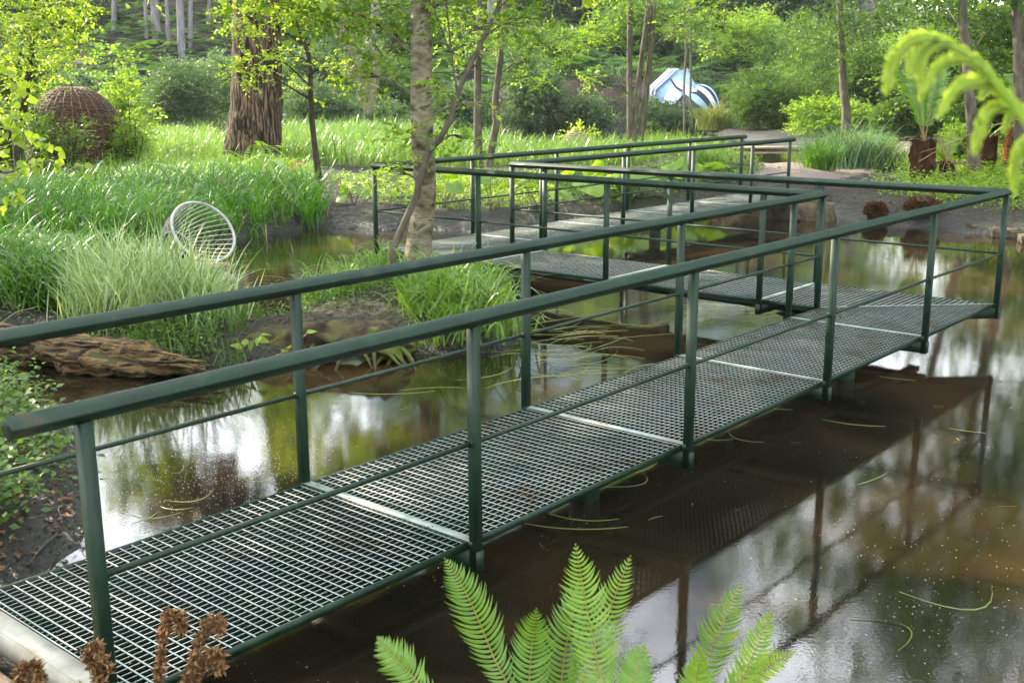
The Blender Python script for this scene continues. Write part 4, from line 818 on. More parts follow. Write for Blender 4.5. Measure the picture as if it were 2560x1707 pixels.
# tent: angular awning left, striped dome right
Yt=60.; m_=mpv(Yt); g=atY(1570,250,Yt); g[2]=gz(g[0],g[1]); t=thing('tent',g,'light blue and white frame tent with navy stripes among the bushes','tent')
def tp(vx,vy,dy=0): return atY(vx,vy,Yt+dy)
zb=g[2]-.1
def solid(prof,dy0,dy1): # prof list of (vx,vy); extruded in depth
    a=np.array([tp(x,y,dy0) for x,y in prof]); b_=np.array([tp(x,y,dy1) for x,y in prof]); k=len(a)
    return np.vstack([a,b_]),[np.array([[i,(i+1)%k,(i+1)%k+k,i+k] for i in range(k)]),np.array([list(range(k))[::-1],[i+k for i in range(k)]])]
mb=MB(); v,f=solid([(1488,272),(1488,207),(1538,162),(1580,162),(1600,200),(1604,272)],0,3.2); mb.add(v,f); build('awning',mb,M['tent_blue'],t,g)
for dx in (0,8,16):
    mb=MB(); tube(mb,[tp(1488+dx,270,-.1),tp(1488+dx,206,-.1),tp(1536+dx,161,-.1),tp(1580,161,-.1)],.07,6); build('frame_rib',mb,M['tent_white'],t,g)
mb=MB(); v,f=solid([(1506,262),(1520,235),(1545,190),(1555,182),(1600,206),(1600,262)],-.25,-.02); mb.add(v,f); build('door_panel',mb,M['tent_white'],t,g)
for pts in ([(1540,182),(1552,200),(1575,214),(1600,214)],[(1510,236),(1540,246),(1600,250)],[(1575,214),(1555,236),(1548,262)]):
    mb=MB(); tube(mb,[tp(x,y,-.3) for x,y in pts],.05,6); build('seam',mb,M['tent_navy'],t,g)
# dome of gores from an apex hub at left, arcs sweeping to the ground at right
def arc(k,u):  # k gore edge 0..1, u along 0..1, in view px
    p0=np.array([1560+36*k,206-11*k]); p2=np.array([1626+29*k,262-5*k]); p1=np.array([1590+58*k,228-42*k])
    q=(1-u)**2*p0+2*u*(1-u)*p1+u*u*p2; return q
ks=[0,.32,.58,.8,.93,1.]; ml=['','tent_blue','tent_navy','tent_white','tent_navy','tent_blue']
mb=MB()
for i in range(5):
    mb=MB(); v=[]; us=np.linspace(0,1,13)
    for j,kk in enumerate(np.linspace(ks[i],ks[i+1],4)):
        for u in us: q=arc(kk,u); v.append(tp(q[0],q[1],-1.2*math.sin(math.pi*u)*(1-kk)+kk*1.6))
    mb.add(v,[np.array([[a*13+b2,a*13+b2+1,(a+1)*13+b2+1,(a+1)*13+b2] for a in range(3) for b2 in range(12)])])
    # back faces 15 cm behind so the fabric has body
    v2=np.array(v)+np.array([0,.15,0]); mb.add(v2,[np.array([[a*13+b2,(a+1)*13+b2,(a+1)*13+b2+1,a*13+b2+1] for a in range(3) for b2 in range(12)])])
    build('striped_panel',mb,M[ml[i+1]],t,g,True)
# plank pyramid
b=hit(1318,338); m_=mpv(b[1]); t=thing('pyramid_hut',b,'small pyramid roof of pale planks poking out of the grass at the far water','hut')
rx=58*m_; hh=44*m_; apex=b+np.array([0,0,hh])
for s in range(3):
    a0=R(-90-48+s*120); a1=a0+R(120); p0=b+rx*np.array([math.cos(a0),math.sin(a0),0]); p1=b+rx*np.array([math.cos(a1),math.sin(a1),0]); mb=MB(); nn_=nrm(np.cross(p1-p0,apex-p0))
    for i in range(9):
        q0,q1=i/9,(i+1)/9-.012; v=[]
        for q,off in ((q0,.05),(q1,.02)):
            for e in (p0,p1): v.append(e*(1-q)+apex*q+nn_*off)
        v=np.array([v[0],v[1],v[3],v[2]]); v=np.vstack([v,v-nn_*.035]); mb.add(v,[np.array([[0,1,2,3],[4,7,6,5],[0,4,5,1],[1,5,6,2],[2,6,7,3],[3,7,4,0]])])
    build('plank_side',mb,M['plank'],t,b)
# ducks
def duck(label,vx,vb,hV,facing,neck=1.,Yo=None):
    b=hit(vx,vb); s=hV*mpv(b[1])/.36; b[2]+=0; t=thing('duck',b,label,'duck'); t.rotation_euler=(0,0,facing); 
    sp=[(-.2,.17,.006,.012),(-.17,.165,.03,.02),(-.11,.16,.065,.055),(-.03,.155,.085,.078),(.05,.16,.08,.08),(.1,.185,.055,.06),(.125,.225,.034,.036),(.135,.265,.028,.03),(.14,.3,.03,.03),(.15,.325,.036,.033),(.165,.333,.032,.03),(.19,.33,.02,.02)]
    mb=MB(); seg=14; v=[]; P=np.array([(x,0,z) for x,z,_,_ in sp]); T=nrm(np.gradient(P,axis=0))
    for (x,z,rw,rh),tt in zip(sp,T):
        nz=np.array([-tt[2],0,tt[0]])
        for k in range(seg): a=k/seg*2*np.pi; v.append(np.array([x,0,z])+np.array([0,1,0])*rw*math.cos(a)+nz*rh*math.sin(a))
    v=np.array(v)*s; F=[[i*seg+k,i*seg+(k+1)%seg,(i+1)*seg+(k+1)%seg,(i+1)*seg+k] for i in range(len(sp)-1) for k in range(seg)]
    mb.add(v,[np.array(F),np.array([list(range(seg))[::-1],[(len(sp)-1)*seg+k for k in range(seg)]])]); build('body',mb,M['duck_brown'],t,(0,0,0),True)
    mb=MB(); tube(mb,np.array([(.185,0,.328),(.21,0,.322),(.235,0,.318)])*s,np.array([.015,.013,.007])*s,8,el=.5); build('bill',mb,M['duck_bill'],t,(0,0,0),True)
    for sy in(-1,1):
        mb=MB(); tube(mb,np.array([(.0,.035*sy,.1),(.005,.035*sy,.05),(.0,.035*sy,.008)])*s,.007*s,6); v=np.array([(-.01,.035*sy,.006),(.05,.015*sy,.006),(.055,.035*sy,.006),(.05,.058*sy,.006)])*s; v=np.vstack([v,v-np.array([0,0,.006*s])]); mb.add(v,[np.array([[0,1,2,3],[4,7,6,5],[0,4,5,1],[1,5,6,2],[2,6,7,3],[3,7,4,0]])]); build('leg',mb,M['duck_leg'],t,(0,0,0))
        mb=MB(); tube(mb,np.array([(.07,.072*sy,.17),(0,.09*sy,.175),(-.1,.07*sy,.172),(-.19,.02*sy,.185)])*s,np.array([.02,.035,.03,.006])*s,8,el=1.2); build('wing',mb,M['duck_brown'],t,(0,0,0),True)
duck('brown duck sitting low behind the far handrail, its dark head raised',1690,391,30,R(165))
duck('paler brown duck standing between two far handrail posts, facing left',1724,391,34,R(190))
duck('small brown duck walking on the path by the round bush',2247,362-0,18,R(170))
# stones, edging, abutments
def rock(name,label,c,dim,mat,cat,seed,rz=0,tagit=True,parent=None,base=None,nz_=.12):
    import bmesh
    bm=bmesh.new(); bmesh.ops.create_cube(bm,size=1.); bmesh.ops.bevel(bm,geom=bm.edges[:],offset=.09,segments=2,affect='EDGES'); bmesh.ops.subdivide_edges(bm,edges=bm.edges[:],cuts=3,use_grid_fill=True)
    v=np.array([q.co[:] for q in bm.verts]); v=v*(1+nz_*noise(v+seed,3.)[:,None])*np.array(dim); f=[[x.index for x in q.verts] for q in bm.faces]; bm.free()
    cz,sz=math.cos(rz),math.sin(rz); v=np.c_[v[:,0]*cz-v[:,1]*sz,v[:,0]*sz+v[:,1]*cz,v[:,2]]+np.array(c)
    mb=MB(); q4=[x for x in f if len(x)==4]; q3=[x for x in f if len(x)==3]; 
    fs=[np.array(q4)]+([np.array(q3)] if q3 else []); mb.add(v,fs)
    o=build(name,mb,M[mat],parent,np.array(c) if parent is None else base,False)
    if tagit: tag(o,label,cat)
    return o
ce=K2+A*8.15+Pp*Wd*.5
rock('abutment_block','mossy sandstone block under the far end of the bridge',(ce[0],ce[1],.12),(.5,2.3,.5),'stone','stone block',3,th,nz_=.06)
q=atz(1838,485,.15); rock('abutment_block','angular pale stone block beside the far bridge landing',(q[0],q[1],.15),(.75,.5,.42),'stone','stone block',9,.5)
pb=atz(1758,322,.35); t=thing('stone_bench',(pb[0],pb[1],gz(pb[0],pb[1])),'low plank bench on pale stones across the far water','bench')
bz=gz(pb[0],pb[1]); mb=MB(); boxes(mb,[[-1.6,2.2]],[[-.2,.2]],[[bz+.5,bz+.58]],(pb[:2],np.array([1,.0]),np.array([0,1.]))); build('seat_plank',mb,M['plank'],t,(pb[0],pb[1],bz))
for dx in(-1.,2.): rock('support_stone',None,(pb[0]+dx,pb[1],bz+.25),(.5,.4,.5),'stone','',dx,0,False,t,(pb[0],pb[1],bz))
for i,(vx,vy,wv,lab) in enumerate(((2262,518,62,'leftmost stone of the right shore edging'),(2322,532,66,'second stone of the right shore edging, beside the bridge corner post'),(2392,548,70,'third stone of the right shore edging at the picture edge'))):
    q=atz(vx,vy,.1); m_=mpv(q[1]); rock('edging_stone',lab,(q[0],q[1]+.15,.06),(wv*m_*1.05,.5,.15),'stone','edging stone',i*5+1,-.28)['group']='edging stones on the right shore'
# front landing slab
q=O0-A*.62+Pp*.55; rock('landing_slab','weathered tan stone slab at the near end of the bridge',(q[0],q[1],.24),(1.05,1.9,.3),'slab','stone slab',4,th,nz_=.03)
# brown cut fern stumps on the mud
for vx,vy,r_,lab in ((2010,512,24,'round shaggy brown fern stump, left one on the mud bank'),(2118,505,44,'wider shaggy brown fern stump, right one on the mud bank')):
    b=hit(vx,vy-8); m_=mpv(b[1]); b[2]=max(b[2],.02); mb=MB(); k=1500; d=rand_dirs(k); d[:,2]=np.abs(d[:,2]); rr_=np.array([r_*m_,r_*m_*.8,24*m_ if r_<30 else 27*m_])
    c0=b+np.array([0,0,.1]); P=c0+d*rr_*.8; leaves(mb,P,d+np.array([0,0,-.2])+rng.normal(0,.3,(k,3)),rand_dirs(k),.09,.035)
    t=thing('fern_stump',b,lab,'fern stump'); build('scales',mb,M['dead_brown'],t,b); mb=MB(); tube(mb,[b+np.array([0,0,z]) for z in (-.1,.05,.15,.25,.34)],np.array([.8,.95,1,.8,.3])*r_*m_*.75,14,rough=.15); build('core',mb,M['bark_dark'],t,b,True)
# tree ferns
def frond_path(b,az_,L,rise,droop,n=14):
    t=np.linspace(0,1,n)[:,None]; D=np.array([math.cos(az_),math.sin(az_),0]); return b+D*L*(t*(1-rise*.55)+droop*.25*t*t)+np.array([0,0,1.])*L*(rise*t-droop*t**2.3)
def fern_frond(lf,rc,path,npin,maxlen,wd,rrad=.004,start=.12,curl=.25,seg=5,taper=1.,up=np.array([0,0,1.]),shape=None,prnd=(0,1)):
    Pq=curve(path,npin*2); T=nrm(np.gradient(Pq,axis=0)); tube(rc,Pq,np.linspace(rrad,rrad*.3,len(Pq)),6,cap=False)
    n=len(Pq); t=np.linspace(0,1,n); rb=U(*prnd)
    for s in(-1,1):
        for i in range(n):
            if t[i]<start: continue
            q=(t[i]-start)/(1-start); ln=maxlen*(np.sin(np.pi*min(.12+q*.62*1.0,1))**.8 if q<.45 else (1-((q-.45)/.55)**1.5)*.97+.03)*U(.92,1.05)
            if q<.45: ln=maxlen*(.5+.5*math.sin(q/.45*math.pi/2))*U(.92,1.05)
            Tt=T[i]; S=nrm(np.cross(Tt,up))*s; Nn=nrm(np.cross(S,Tt))*s
            u=np.linspace(0,1,seg+1)[:,None]; cv=Pq[i]+S*ln*(u-.06*u*u)+Tt*ln*(.18*u+curl*u**2.2)+Nn*ln*(.10*np.sin(u*3)-.16*u*u)*U(.6,1.4)
            w_=wd*(.55+.45*(ln/maxlen))*np.minimum(1,1.15*(1-u**3))*(.8+.5*np.sin(u*2.6)); w_[-1]=wd*.04
            cv=cv+u*u*ln*rng.normal(0,.07,3); v=np.stack([cv-Tt*w_*.5,cv+Nn*w_*.12,cv+Tt*w_*.5],1).reshape(-1,3); k=np.arange(seg)*3
            lf.add(v,[np.concatenate([np.stack([k,k+1,k+4,k+3],-1),np.stack([k+1,k+2,k+5,k+4],-1)])],np.clip(rb*.6+U(0,.4),0,1))
def treefern(name,label,vx,vb,vt,wV,mat,Y=None,fr=(),tilt=0,cat='tree fern',leaf='fern',dead=10):
    b=hit(vx,vb) if Y is None else atY(vx,vb,Y); b[2]=gz(b[0],b[1]); m_=mpv(b[1]); h=(vb-vt)*m_; r=wV*m_/2
    t=thing(name,b,label,cat); mb=MB(); z=np.linspace(-.1,h,22); tube(mb,np.stack([b[0]+tilt*z,b[1]+0*z,b[2]+z],-1),r*(1+.12*np.sin(z*3)+.15*(z/h)),20,rough=.3)
    k=900; a=U(0,2*np.pi,k); zz=U(0,h,k); d=np.stack([np.cos(a),np.sin(a),0*a],-1); P=np.stack([b[0]+tilt*zz,b[1]+0*zz,b[2]+zz],-1)+d*r*1.0; leaves(mb,P,d*.35+np.array([0,0,.9]),d,.16,.03)
    build('trunk',mb,M[mat],t,b)
    top=np.array([b[0]+tilt*h,b[1],b[2]+h]); lf=MB(); rc=MB()
    for az_,L,rise,dr,np_,ml in fr:
        fern_frond(lf,rc,frond_path(top,az_,L,rise,dr),np_,ml,ml*.14,.016,.16)
    if not lf.empty(): build('fronds',lf,M[leaf],t,b); build('frond_stalks',rc,M['stalk_red'],t,b,True)
    if dead:
        mb=MB()
        for i in range(dead):
            pth=frond_path(top,U(0,6.28),U(.8,1.5),.5,U(.9,1.4)); tube(mb,pth,np.linspace(.014,.004,14),5); 
        build('dead_fronds',mb,M['dry_straw'],t,b)
    return t
treefern('tree_fern','black fibrous tree fern stump with two upright green fronds',2115,430,330,44,'tree_fern_bark',fr=((R(115),1.7,1.25,.25,24,.34),(R(150),2.0,1.15,.3,26,.36),(R(40),1.6,1.3,.2,22,.3)),dead=9)
treefern('tree_fern','tall reddish shaggy tree fern trunk near the right edge',2318,440,280,34,'tree_fern_red',Y=27,fr=((R(170),1.6,.9,.6,20,.3),(R(200),1.5,.7,.7,20,.3),(R(20),1.6,.8,.6,18,.3),(R(90),1.5,1.,.6,18,.3)),dead=5)
treefern('tree_fern','small dark tree fern stump behind the smooth grey trunk',2262,430,350,30,'tree_fern_bark',Y=26.5,fr=((R(190),1.1,.8,.6,16,.25),(R(-30),1.,.8,.6,16,.25)),dead=9)
treefern('tree_fern','low drooping brown tree fern left of the smooth grey trunk',2172,425,385,26,'tree_fern_bark',fr=((R(100),.9,1.1,.4,14,.2),(R(60),.9,1.2,.4,14,.2),(R(200),.9,.9,.6,14,.2)),dead=16,leaf='leaf_spring')
# pale bare twig reaching in from the right
mb=MB(); q=[(2400,262,0),(2352,272,.1),(2270,292,.2),(2245,303,.2),(2190,325,.3),(2110,372,.4)]; tube(mb,curve([atY(x,y,16+d) for x,y,d in q],20),np.linspace(.014,.005,20),6)
for e in ([(2245,303,.2),(2240,290,.2),(2290,262,.1)],[(2245,303,.2),(2235,320,.3),(2230,340,.3)],[(2190,325,.3),(2165,335,.4),(2110,352,.4)]): tube(mb,curve([atY(x,y,16+d) for x,y,d in e],8),np.linspace(.007,.002,8),5)
q=[atY(2420,258,16),atY(2560,300,16.),np.array([atY(2700,430,16)[0],16,gz(atY(2700,430,16)[0],16)-.05])]; tube(mb,curve(q,12),np.linspace(.03,.014,12),6)
tag(build('bare_branch',mb,M['dry_straw'],base=q[2]),'pale bare branch reaching in from the right edge before the tree ferns','branch')
# butterbur plants with big round leaves
def bigleaf(label,vx,vb,n,h,rad,sp):
    b=hit(vx,vb); t=thing('butterbur_plant',b,label,'big-leaved plant','butterbur plants by the far deck')
    for i in range(n):
        a=U(0,6.28); d=np.array([math.cos(a),math.sin(a),0]); tip=b+d*sp*U(.3,1)+np.array([0,0,h*U(.5,1)]); mb=MB(); tube(mb,curve([b+d*.03,(b+tip)/2+np.array([0,0,.08]),tip],6),.009,5); st=build('leaf_stalk',mb,M['rachis'],t,b)
        r=rad*U(.7,1.1); up_=nrm(np.array([0,0,1.])+d*.55+rng.normal(0,.2,3)); e1=nrm(np.cross(up_,d)); e2=np.cross(up_,e1); mb=MB(); k=18; v=[tip]; 
        for ring,q in ((1,.5),(2,1.)):
            for j in range(k): an_=j/k*2*np.pi; rr_=r*q*(1-.35*np.exp(-((an_-np.pi*.5+0)/.35)**2)*(q))*(1+.05*math.sin(an_*7)); v.append(tip+(e1*math.cos(an_)+e2*math.sin(an_))*rr_+up_*(.12*r*q*q*math.sin(an_*3)+.1*r*q-.18*r*q*q))
        f3=[[0,1+j,1+(j+1)%k] for j in range(k)]; f4=[[1+j,1+k+j,1+k+(j+1)%k,1+(j+1)%k] for j in range(k)]; mb.add(v,[np.array(f3),np.array(f4)],U(0,1)); o=build('leaf',mb,M['leaf_spring'],t,b,True)
for lab,vx,vb,n,h,rad,sp in (('big-leaved plant at the left end of the far deck corner',1020,478,6,.62,.2,.6),('big-leaved plant right of the paired posts, leaves high on pale stalks',1130,486,6,.75,.2,.6),('low big-leaved plant close to the deck between rail posts',1240,478,7,.45,.2,.6),('big-leaved plant with wide leaves behind the middle of the far deck',1360,460,8,.55,.24,.8),('broad-leaved plant touching the far deck edge near the triple trunks',1480,452,8,.5,.26,.8),('big-leaved plant farthest right, behind the far handrail',1590,430,7,.5,.26,.8),('small big-leaved plant on the open soil at the left',815,470,5,.3,.16,.4)):
    bigleaf(lab,vx,vb,n,h,rad,sp)
# rotten log and mossy stump
def log(name,label,pts,rads,mat,Yo=None,rough=.35,el=.75,seg=26):
    P=np.array([atz(x,y,z) for x,y,z in pts]); base=np.array([P[:,0].mean(),P[:,1].mean(),0.]); mb=MB(); q=curve(P,46); r=np.interp(np.linspace(0,1,46),np.linspace(0,1,len(rads)),rads)
    r=r*(1+.12*noise(np.stack([np.arange(46)*.5,0*r],-1),1.)); tube(mb,q,r,seg,0,rough=rough,el=el); t=thing(name,base,label,'log' if 'log' in name else 'stump'); build('wood',mb,M[mat],t,base,True); return t,q,r,base
t,q,r,base=log('rotten_log','rotten orange-brown log lying at the water edge under the striped grass',[(-190,762,.12),(-60,778,.14),(80,796,.16),(220,815,.14),(340,836,.1),(455,850,.05)],[.2,.2,.2,.19,.17,.07],'rotten_wood',rough=.65)
mb=MB()
for s in range(26):
    k=int(U(0,40)); c0=q[k]+np.array([U(-.1,.1),-r[k]*U(.2,.9),r[k]*U(.1,.75)]); d=nrm(np.array([1,-.35,U(-.15,.1)])); L_=U(.25,.7); tube(mb,[c0,c0+d*L_*.5+np.array([0,0,U(0,.03)]),c0+d*L_],[.012,.03,.004],6,rough=.4,el=.5)
build('splinters',mb,M['rotten_wood'],t,base)
t,q,r,base=log('tree_stump','dark mossy stump lying between the log and the birch',[(500,800,.1),(600,785,.14),(720,775,.17),(820,775,.2),(900,790,.15),(950,800,.06)],[.07,.14,.17,.19,.2,.08],'mossy_wood',rough=.5)
mb=MB()
for s in range(18):
    k=int(U(8,42)); c0=q[k]; d=nrm(np.array([U(-1,1),-1,U(-.5,.2)])); e=c0+d*U(.3,.6); e[2]=-.05; tube(mb,curve([c0,(c0+e)/2+np.array([U(-.06,.06),0,.05]),e],7),np.linspace(.03,.012,7),6,rough=.3)
build('roots',mb,M['mossy_wood'],t,base)
# leafy shoots in front of the stump
for lab,pts in (('leafy shoot with toothed leaves trailing over the stump',[(600,830),(640,815),(680,790),(705,765)]),('shorter leafy shoot at the left side of the stump',[(545,815),(560,795),(590,780),(600,770)])):
    q=np.array([atY(x,y,9.6) for x,y in pts]); b=q[0]*1.; b[2]=0; mb=MB(); q=np.vstack([[q[0][0],q[0][1],-.02],q]); qq=curve(q,10); tube(mb,qq,.006,5); t=thing('leafy_shoot',b,lab,'plant'); build('stem',mb,M['rachis'],t,b); mb=MB(); k=9
    leaves(mb,qq[1:],rand_dirs(k,.4)+np.array([.3,-.2,0]),nrm(np.array([0,-.5,1.])+rng.normal(0,.3,(k,3))),.105,.07,None,'leaf'); build('leaves',mb,M['leaf_spring'],t,b)
# branch of a birch beyond the left edge, hanging into the view with heart-shaped leaves
mb=MB(); lf=MB(); root=np.array([-5.2,6.6,0]); root[2]=gz(root[0],root[1])
tr=curve([root,(-5.1,6.6,1.6),(-4.9,6.5,3.4),(-4.6,6.4,6.5)],20); tube(mb,tr,np.linspace(.09,.03,20),10)
for pts in ([(-260,200),(-120,250),(0,285),(60,310),(110,330)],[(-260,230),(-100,330),(0,395),(60,380),(120,372),(195,395)],[(-260,260),(-120,330),(0,345),(20,300),(40,250)],[(-240,300),(-90,430),(0,470),(40,450)],[(-260,200),(-120,170),(0,170),(60,215)]):
    q=curve([tr[8]]+[atY(x,y,6.3+U(-.3,.3)) for x,y in pts],22); tube(mb,q,np.linspace(.014,.0025,22),5)
    q=q[6:]
    for rep in range(3):
        k=len(q); P=q+rng.normal(0,.03,(k,3)); leaves(lf,P,rand_dirs(k,.5)+np.array([.2,0,-.55]),nrm(rng.normal(0,.5,(k,3))+np.array([0,-.6,.5])),.058*U(.7,1.15,k),.046*U(.8,1.1,k),None,'leaf')
t=thing('overhanging_birch',root,'near birch branch with heart-shaped lime leaves hanging in from the left edge','tree'); build('trunk',mb,M['bark_grey'],t,root,True); build('leaves',lf,M['leaf_yellow'],t,root)
# ------------------------------------------------------------------ foreground ferns
def fern(label,root,fr,Y,name='fern',ml=.11,leaf='fern',cat='fern'):
    b=np.array([root[0],root[1],gz(root[0],root[1])]); t=thing(name,b,label,cat)
    for pts,Yp,ln in fr:
        lf=MB(); rc=MB(); P=[b+np.array([0,0,.02])]+[atY(x,y,yy) for (x,y),yy in zip(pts,Yp)]; st=.34
        Lp=np.linalg.norm(np.diff(curve(P,30),axis=0),axis=1).sum(); ln*=.66; fern_frond(lf,rc,P,int(Lp/.02/2),ln*1.08,.0088,.0035,st,curl=.5,up=np.array([0.0,-1.,.35])); o=build('frond',lf,M[leaf],t,b,True); build('rachis',rc,M['rachis'],o,b,True)
bF=atY(1320,2000,2.75)
fern('bright green fern with tall curved fronds at the bottom centre',(.08,2.5),[([(1190,1660),(1130,1500),(1075,1370),(1022,1282)],(2.7,2.8,2.85,2.9),.1),([(1390,1700),(1375,1540),(1345,1380),(1322,1250)],(2.62,2.7,2.8,2.85),.11),([(1300,1700),(1340,1560),(1400,1400),(1448,1276)],(2.85,2.95,3.0,3.05),.1),([(1230,1750),(1215,1600),(1222,1480),(1232,1398)],(2.6,2.65,2.7,2.7),.095),([(1380,1760),(1440,1620),(1460,1540),(1480,1480)],(2.5,2.5,2.55,2.6),.08),([(1290,1700),(1290,1560),(1310,1430),(1335,1330)],(2.7,2.75,2.8,2.85),.1)],2.75)
fern('single short fern frond tip left of the tall foreground fern',(-.3,2.45),[([(1040,1700),(960,1570),(905,1510),(866,1462)],(2.6,2.7,2.75,2.8),.085)],2.7)
fern('pale fern fronds leaning right at the bottom edge',(.55,2.4),[([(1560,1720),(1610,1560),(1660,1430),(1704,1334)],(2.6,2.7,2.75,2.8),.085),([(1640,1740),(1690,1590),(1740,1480),(1772,1400)],(2.5,2.6,2.65,2.7),.07),([(1600,1720),(1680,1590),(1760,1530),(1828,1494)],(2.6,2.65,2.7,2.75),.065),([(1560,1740),(1590,1640),(1600,1560),(1612,1490)],(2.4,2.45,2.5,2.5),.07)],2.7,leaf='leaf_spring')
# withered curled fronds bottom left
for lab,pts in (('withered brown fern frond curled at its top, tallest of the dead ones',[(350,1700),(365,1560),(375,1460),(390,1415),(412,1420),(415,1450)]),
                ('thick withered frond bending over to the right of the tallest dead one',[(400,1700),(430,1560),(460,1470),(480,1430),(500,1425),(505,1450)]),
                ('drooping withered frond lowest at the right of the dead clump',[(380,1700),(430,1590),(470,1520),(490,1500),(505,1510),(500,1540)]),
                ('withered frond hooked over in front of the corner post foot',[(260,1720),(235,1600),(215,1530),(200,1500),(222,1486),(250,1540)]),
                ('small withered frond at the lower left corner by the slab',[(90,1700),(60,1600),(45,1560),(55,1535),(80,1530),(95,1560)])):
    Yq=3.05; q=np.array([atY(x,y,Yq) for x,y in pts]); b=np.array([q[0][0],q[0][1],0]); b[2]=gz(b[0],b[1]); q=np.vstack([b+np.array([0,0,-.02]),q]) if q[0][2]>b[2] else q
    qq=curve(q,46); mb=MB(); tube(mb,qq,np.linspace(.008,.003,46),6); t=thing('dead_fern_frond',b,lab,'dead fern','withered fern fronds by the landing'); build('stalk',mb,M['dead_frond'],t,b,True)
    mb=MB(); T=nrm(np.gradient(qq,axis=0)); 
    for rep in range(22):
        k=46; P=qq+rng.normal(0,.004,(k,3)); d=rand_dirs(k)+T*.1; leaves(mb,P[10:],d[10:],rand_dirs(36),.023*U(.6,1.4,36),.01,None)
    build('leaflets',mb,M['dead_frond'],t,b)
mb=MB(); b=np.array([*atY(150,1700,3.0)[:2],0]); b[2]=gz(b[0],b[1]); P=np.repeat(b[None],60,0)+np.c_[rng.normal(0,.12,(60,2)),U(.05,.3,60)]; leaves(mb,P,rand_dirs(60,.5)+np.array([0,0,.6]),rand_dirs(60),.06,.02); stuff('fern_seedlings',mb,'fern','small green fern seedlings among the withered fronds','fern')
# close out-of-focus tree fern frond, upper right
b=np.array([.86,.55,0]); b[2]=gz(*b[:2]); t=thing('tree_fern',b,'very close blurred lime tree fern frond arching in at the upper right','tree fern')
mb=MB(); tube(mb,[b,b+np.array([.02,0,.5]),b+np.array([.03,.02,.9])],[.07,.065,.05],14,rough=.3); build('trunk',mb,M['tree_fern_bark'],t,b,True)
Yn=.95; ra=[b+np.array([.03,.02,.88])]+[atY(x,y,yy) for x,y,yy in ((2620,520,.8),(2480,400,.86),(2390,320,.9),(2300,205,.93),(2240,140,.95),(2180,100,.97),(2130,88,.98))]
rq=curve(ra,40); mb=MB(); tube(mb,rq,np.linspace(.006,.0015,40),8); build('rachis',mb,M['lime_frond'],t,b,True)
def pinna(pts,wd,Y0):
    wd=wd*.33
    q=curve([atY(x,y,Y0) for x,y in pts],26); T=nrm(np.gradient(q,axis=0)); lf=MB(); n=26
    for s in(-1,1):
        for rep in range(2):
            S=nrm(np.cross(T,np.array([0,-1.,0])))*s; tt=np.linspace(0,1,n); ln=wd*np.sin(np.pi*(.12+.8*tt))**.6*(1 if s>0 else .55)
            leaves(lf,q+rng.normal(0,.0008,(n,3)),S+T*.35+rng.normal(0,.12,(n,3))+np.array([0,0,-.35]),np.array([0,-1.,.3])+rng.normal(0,.3,(n,3)),ln,.009,None)
    tube(lf,q,.0026,5,1.); build('pinna',lf,M['lime_frond'],t,b)
for pts,wd in (([(2180,100),(2110,92),(2060,130),(2038,205)],.028),([(2235,135),(2175,105),(2130,125),(2112,190)],.02),([(2290,195),(2230,140),(2160,150),(2118,222)],.024),([(2340,255),(2270,195),(2205,200),(2160,268)],.026),([(2400,330),(2330,250),(2270,262),(2240,345)],.026),([(2240,140),(2260,160),(2265,190),(2255,220)],.016),([(2300,205),(2320,235),(2322,265),(2310,300)],.016),([(2390,320),(2352,330),(2335,370),(2332,430)],.022),([(2150,92),(2120,108),(2100,140),(2092,170)],.018)): pinna(pts,wd,.94)
# leaf scraps caught on the deck
mb=MB(); k=90; tt=U(.15,8.2,k); ww=U(.06,1.15,k); q=O0+tt[:,None]*A+ww[:,None]*Pp; leaves(mb,np.c_[q,np.full(k,D0+.006)],rand_dirs(k,.1),nrm(np.array([0,0,1.])+rng.normal(0,.25,(k,3))),U(.012,.04,k),.012)
stuff('leaf_scraps',mb,'dead_brown','brown leaf scraps scattered on the near bridge deck','leaf litter')
# ------------------------------------------------------------------ floating blades and twigs
mb=MB()
def floatblade(vx,vy,L,a,bend,w_=.012,z=.006):
    c0=atz(vx,vy,z); t=np.linspace(0,1,9)[:,None]; d=np.array([math.cos(a),math.sin(a),0]); s=np.array([-d[1],d[0],0]); q=c0+d*L*(t-.5)+s*bend*L*(t-.5)**2*2; ww=w_*.33*(1-np.abs(t*2-1)**3)+.0008
    v=np.stack([q-s*ww,q+s*ww+np.array([0,0,.003])],1).reshape(-1,3); k=np.arange(8)*2; mb.add(v,[np.stack([k,k+1,k+3,k+2],-1)],U(.4,1))
for i in range(60):
    vx=rng.normal(1290,90); vy=rng.normal(800,42)
    if 1130<vx<1560 and 690<vy<880: floatblade(vx,vy,U(.3,.9),rng.normal(.15,.5),rng.normal(0,.5))
for i in range(34): floatblade(U(1600,1760),U(700,760),U(.3,.9),rng.normal(.1,.4),rng.normal(0,.5),.012)
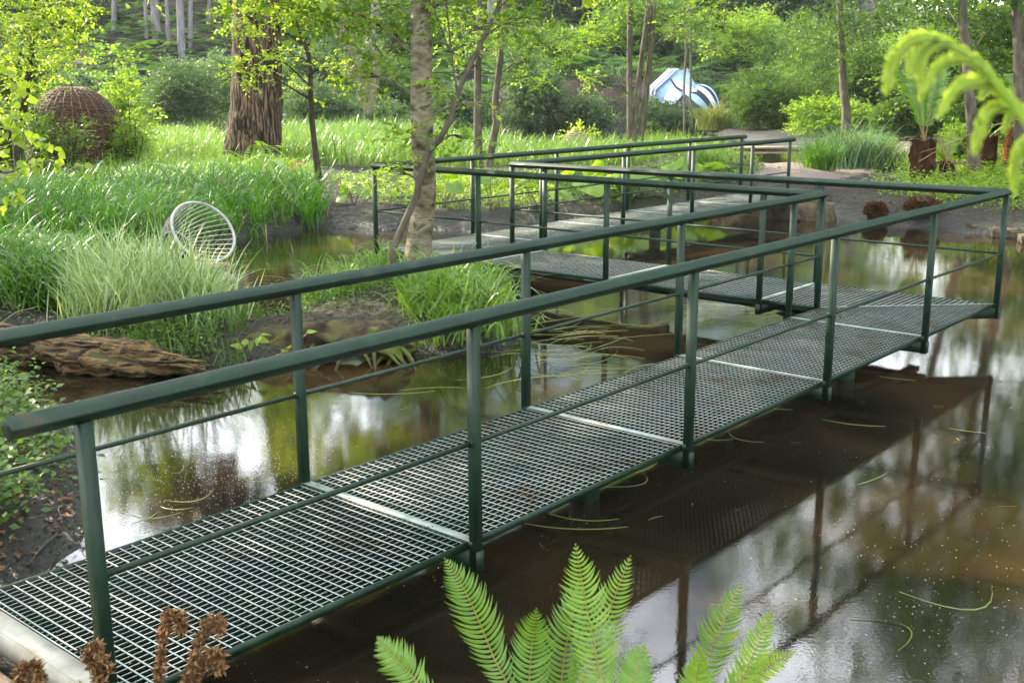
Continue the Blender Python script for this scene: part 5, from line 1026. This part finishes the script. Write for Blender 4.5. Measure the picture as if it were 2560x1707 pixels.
for vx,vy,L,a,bd in ((1460,1085,.5,.5,.4),(1480,1110,.45,.9,.9),(1320,1215,.6,-.1,.2),(1340,1195,.4,-.2,.3),(1700,1010,.3,-.8,.5),(2220,990,.25,-.5,.1),(2085,1440,.34,1.9,1.1),(2240,1400,.5,.2,1.),(900,905,.7,.05,.2),(1000,890,.6,.1,-.2),(450,1150,.3,.6,.8),(350,1190,.3,.1,.5),(400,1170,.2,-.1,.4),(1960,975,.45,-.4,.2),(1790,940,.2,-.3,.2),(2060,870,.3,-.5,.1),(2010,1100,.35,.7,.1),(1630,1010,.3,-.4,.5),(340,1190,.22,1.1,.2),(590,1105,.2,-.2,.1)): floatblade(vx,vy,L,a,bd,.011)
for i in range(30):
    vx,vy=U(200,2340),U(880,1560); floatblade(vx,vy,U(.03,.12),U(0,6.28),U(-.5,.5),.005)
stuff('floating_blades',mb,'tussock','cut sedge blades and bits floating on the near water','floating debris')
mb=MB(); 
for i in range(1700):
    q=rng.normal(size=2)*np.array([140,70])+np.array([500,1080]) if i<1480 else np.array([2130,1330])+rng.normal(size=2)*np.array([160,110])
    c0=atz(q[0],q[1],.004); 
    if gz(c0[0],c0[1])<0:
        r_=U(.0015,.0042); a=U(0,6.28); v=c0+r_*np.array([[math.cos(a+k*1.57)*U(.6,1.4),math.sin(a+k*1.57),0] for k in range(4)]); mb.add(v,[np.array([[0,1,2,3]])],U(0,1))
stuff('floating_specks',mb,'cane','pale specks of seed fluff floating on the near water','floating debris')

# ------------------------------------------------------------------ thin forest haze
mb=MB(); boxes(mb,[[-200,200]],[[-90,260]],[[-2,60]]); hz=tag(build('haze',mb,[]),kind='stuff')
m=bpy.data.materials.new('haze'); m.use_nodes=True; n=m.node_tree.nodes; l=m.node_tree.links; n.remove(n['Principled BSDF']); v=n.new('ShaderNodeVolumePrincipled'); v.inputs['Density'].default_value=.00028; v.inputs['Color'].default_value=(.85,.92,1,1); l.new(v.outputs[0],n['Material Output'].inputs['Volume']); hz.data.materials.append(m)
hz['label']='thin pale haze under the trees'
